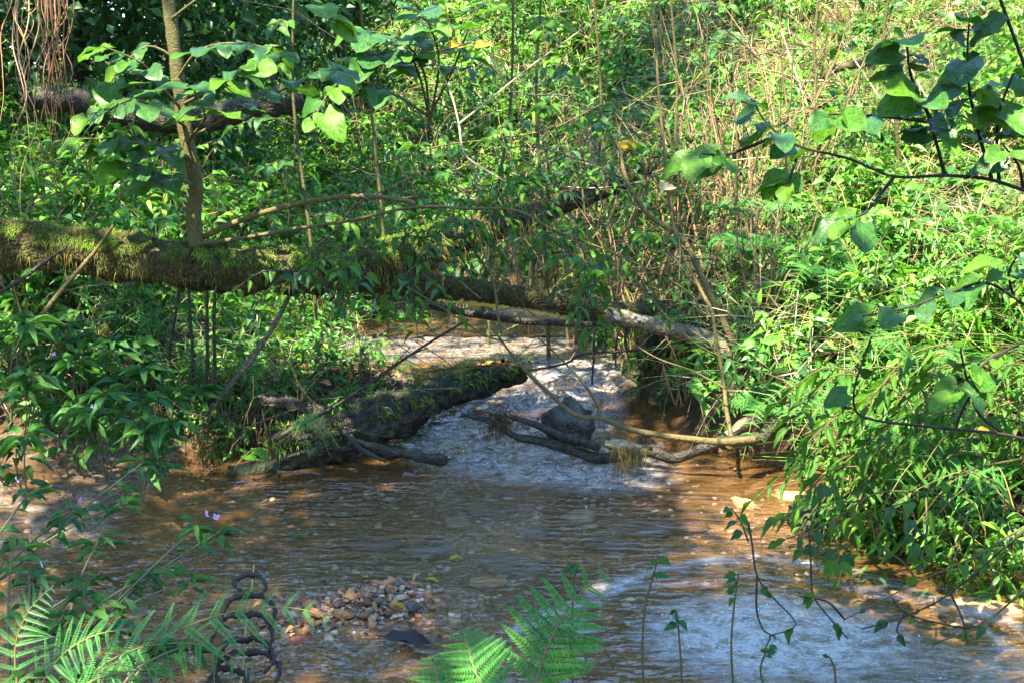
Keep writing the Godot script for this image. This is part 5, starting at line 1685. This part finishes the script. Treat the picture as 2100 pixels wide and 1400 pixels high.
func build_trees() -> void:
	var leafy_clump := cluster_shape(0.55, 26, 0.21, [Color(0.06, 0.16, 0.03), Color(0.08, 0.2, 0.035), Color(0.05, 0.13, 0.03)])
	var high_clump := cluster_shape(1.1, 40, 0.38, [Color(0.05, 0.15, 0.02), Color(0.07, 0.19, 0.025), Color(0.04, 0.11, 0.02)])
	# unseen crowns placed to shade the stream and hold back side sky; the gap between them lets the sun onto the bank
	for q: Array in [
		["tall tree on the island side whose crown shades the stream", Vector3(-6.2, 0.5, -6.5), Vector3(2.0, 0, 1.0), [[-4.4, 8.2, -3.6, 2.4, 0.9, 2.4], [-2.1, 8.4, -4.4, 2.0, 0.8, 2.0], [-5.2, 8.0, -7.6, 2.4, 1.0, 2.2], [-2.3, 8.3, -7.2, 1.7, 0.7, 1.8]], 250],
		["tall tree behind the near bank whose crown shades the pool", Vector3(-3.4, 0.5, 1.6), Vector3(1.5, 0, -1.0), [[-3.0, 7.8, -0.8, 2.2, 0.8, 2.0], [-2.4, 8.0, -2.4, 1.0, 0.7, 1.5], [-1.35, 8.0, -0.15, 0.5, 0.5, 0.4], [-0.2, 7.9, 1.4, 1.7, 0.8, 1.2], [2.8, 7.9, 1.6, 1.8, 0.8, 1.2]], 560],
		["unseen broad tree added beside the side arm to block side sky", Vector3(-7.5, 0.6, -3.5), Vector3(0, 0, 0), [[-7.0, 3.2, -3.5, 1.3, 1.6, 2.2], [-6.6, 5.6, -5.0, 1.5, 1.6, 2.2], [-7.2, 4.2, -8.5, 1.5, 2.2, 2.0]], 420],
		["unseen broad tree added behind the near bank to block sky", Vector3(-1.5, 0.6, 5.5), Vector3(0, 0, 0), [[-3.0, 4.0, 4.5, 2.0, 1.8, 1.2], [0.5, 4.2, 5.0, 2.2, 1.8, 1.2], [3.5, 4.5, 4.5, 1.8, 2.0, 1.4]], 420],
		["unseen broad tree added on the sunlit bank crest to block side sky", Vector3(8.0, 3.5, -4.0), Vector3(0, 0, 0), [[7.0, 5.0, -2.5, 1.6, 2.0, 2.0], [7.8, 6.0, -6.5, 1.6, 1.8, 2.0]], 300],
		["tall forest tree on the crest above the bend of the stream", Vector3(-3.0, 4.0, -25.0), Vector3(0, 0, 0), [[-3.0, 9.0, -25.0, 3.2, 3.4, 1.5], [-7.0, 9.0, -24.0, 2.5, 4.0, 1.5]], 240],
		["tall forest tree on the crest beside the bend of the stream", Vector3(2.5, 4.6, -26.0), Vector3(0, 0, 0), [[1.0, 9.0, -26.0, 3.0, 3.6, 1.5], [4.5, 10.0, -25.0, 3.0, 4.0, 1.5]], 240],
		["tall forest tree high on the crest of the sunlit slope", Vector3(9.5, 6.0, -24.0), Vector3(0, 0, 0), [[8.5, 10.5, -23.0, 3.0, 3.8, 1.5], [12.0, 10.0, -19.0, 2.0, 4.0, 2.5]], 240],
		["tall forest tree at the foot of the dark wood", Vector3(-11.0, 2.0, -20.0), Vector3(0, 0, 0), [[-10.5, 7.0, -19.0, 2.5, 4.0, 2.0], [-12.0, 7.0, -14.0, 2.0, 4.5, 2.5]], 240],
		["tall tree leaning over the upstream water", Vector3(-8.6, 1.6, -14.5), Vector3(1.2, 0, 0.5), [[-0.5, 8.2, -13.0, 1.5, 0.7, 1.6], [0.7, 8.4, -15.2, 1.4, 0.7, 1.5]], 90],
		["unseen thin crowned tree added to dapple the sunlit bank", Vector3(6.8, 3.2, -9.0), Vector3(-1.5, 0, 0), [[1.7, 8.3, -7.4, 1.6, 0.5, 2.2], [3.6, 8.4, -9.5, 1.6, 0.5, 2.0]], 22],
		["tall tree up the side valley whose crown shades the wood", Vector3(-6.0, 1.0, -12.5), Vector3(1.0, 0, 1.0), [[-5.5, 7.6, -10.6, 2.4, 1.0, 2.0], [-3.0, 8.0, -10.2, 1.6, 0.7, 1.4], [-6.0, 6.5, -14.0, 2.2, 1.2, 1.8], [-0.9, 8.0, -10.6, 1.1, 0.7, 2.0]], 240],
	]:
		var lob := []
		for e: Array in q[3]:
			lob.append([Vector3(e[0], e[1], e[2]), Vector3(e[3], e[4], e[5])])
		tree(q[0], q[1], q[2], 7.6, 0.22, lob, leafy_clump if q[1].z > -18.0 else high_clump, q[4], M.dark_bark, "")
	# the wood behind
	var far_clump := cluster_shape(0.6, 40, 0.14, [Color(0.04, 0.11, 0.03), Color(0.06, 0.15, 0.035), Color(0.035, 0.09, 0.035)])
	var wood := "trees of the shaded wood behind"
	for q: Array in [[165, 13.0, 0.16, 5.0], [520, 17.0, 0.14, 5.0], [60, 15.0, 0.14, 4.5], [300, 19.0, 0.2, 5.5], [420, 15.5, 0.07, 4.0], [700, 20.0, 0.15, 4.5], [-60, 18.0, 0.2, 5.0], [800, 24.0, 0.15, 4.0]]:
		var p := at(q[0], 300, q[1])
		p.y = land(p.x, p.z) - 0.1
		var lob := []
		for k in 4:
			lob.append([p + Vector3(rf(-1.6, 1.6), rf(0.45, 0.95) * q[3], rf(-1.2, 1.2)), Vector3(1.3, 0.9, 1.2)])
		tree(("slender" if q[2] < 0.1 else ("stout" if q[2] > 0.18 else "middling")) + " dark trunked tree " + whereabouts(p), p, Vector3(rf(-0.4, 0.4), 0, 0), q[3], q[2], lob, far_clump, 130, M.dark_bark, wood)
	# low bushes closing the view up the valley
	for i in 32:
		var z := -rf(17.0, 27.0)
		var x := lerpf(-0.5, 0.5, (i + rf(0.2, 0.8)) / 26.0) * -z
		if i >= 26:
			z = -rf(12.5, 16.0)
			x = lerpf(-0.5, -0.26, (i - 26) / 5.0) * -z
		var y := land(x, z)
		var o := thing("bush", "dense green bush " + whereabouts(Vector3(x, y, z)), "bush", Vector3(x, y, z), "dense bushes " + whereabouts(Vector3(x, y, z)))
		var sg := Geo.new()
		for k in 4:
			var d := Vector3(rf(-0.7, 0.7), 1.0, rf(-0.7, 0.7))
			sg.tube(PackedVector3Array([Vector3.ZERO, d * 0.6, d * 1.2]), 0.03, 0.01, 5, Color(0.08, 0.06, 0.04))
		part(o, "stems", sg.mesh(), M.stem)
		var xfs := []
		var top := 0.9 if x > 0.0 else (1.5 if i < 26 else 3.0)
		for k in (34 if i < 26 else 60):
			xfs.append(Transform3D(Basis(Vector3.UP, rf(0, TAU)).scaled(Vector3.ONE * rf(0.6, 1.0)), Vector3(rf(-1.2, 1.2), rf(0.1, top), rf(-0.9, 0.9))))
		scatter("foliage", far_clump, M.foliage, xfs, [], o)


# ---------------------------------------------------------------- the scene
func _ready() -> void:
	rng.seed = 20240611
	noise.seed = 11
	noise.frequency = 0.01
	noise.fractal_octaves = 3
	fine.seed = 23
	fine.frequency = 1.0
	fine.fractal_octaves = 4
	var cam := Camera3D.new()
	cam.name = "camera"
	cam.position = Vector3(0, EYE, 0)
	cam.rotation = Vector3(-tilt, 0, 0)
	cam.fov = rad_to_deg(2.0 * atan(700.0 / LENS))
	cam.near = 0.05
	cam.far = 400.0
	add_child(cam)
	var env := Environment.new()
	env.background_mode = Environment.BG_SKY
	var sm := ProceduralSkyMaterial.new()
	sm.sky_top_color = Color(0.46, 0.62, 0.86)
	sm.sky_horizon_color = Color(0.82, 0.87, 0.91)
	sm.sky_curve = 0.18
	sm.ground_bottom_color = Color(0.12, 0.13, 0.08)
	sm.ground_horizon_color = Color(0.45, 0.5, 0.45)
	var sky := Sky.new()
	sky.sky_material = sm
	env.sky = sky
	env.tonemap_mode = Environment.TONE_MAPPER_LINEAR
	env.tonemap_exposure = 6.9
	env.sdfgi_enabled = true
	env.ssao_enabled = true
	env.ssil_enabled = true
	var we := WorldEnvironment.new()
	we.name = "environment"
	we.environment = env
	add_child(we)
	var sun := DirectionalLight3D.new()
	sun.name = "sun"
	sun.light_energy = 1.6
	sun.light_color = Color(1.0, 0.95, 0.86)
	sun.light_angular_distance = 0.5
	sun.shadow_enabled = true
	add_child(sun)
	sun.look_at_from_position(Vector3(-0.25, 0.87, 0.42), Vector3.ZERO, Vector3(1, 0, 0))

	make_materials()
	make_leaf_shapes()
	build_land()
	build_water()
	build_trees()
	build_stones()
	build_wood()
	build_undergrowth()
	build_sapling()
	build_dark_branches()
	build_brambles()
	build_ferns()
	build_balsams()
	build_dead_frond()
	build_strays()
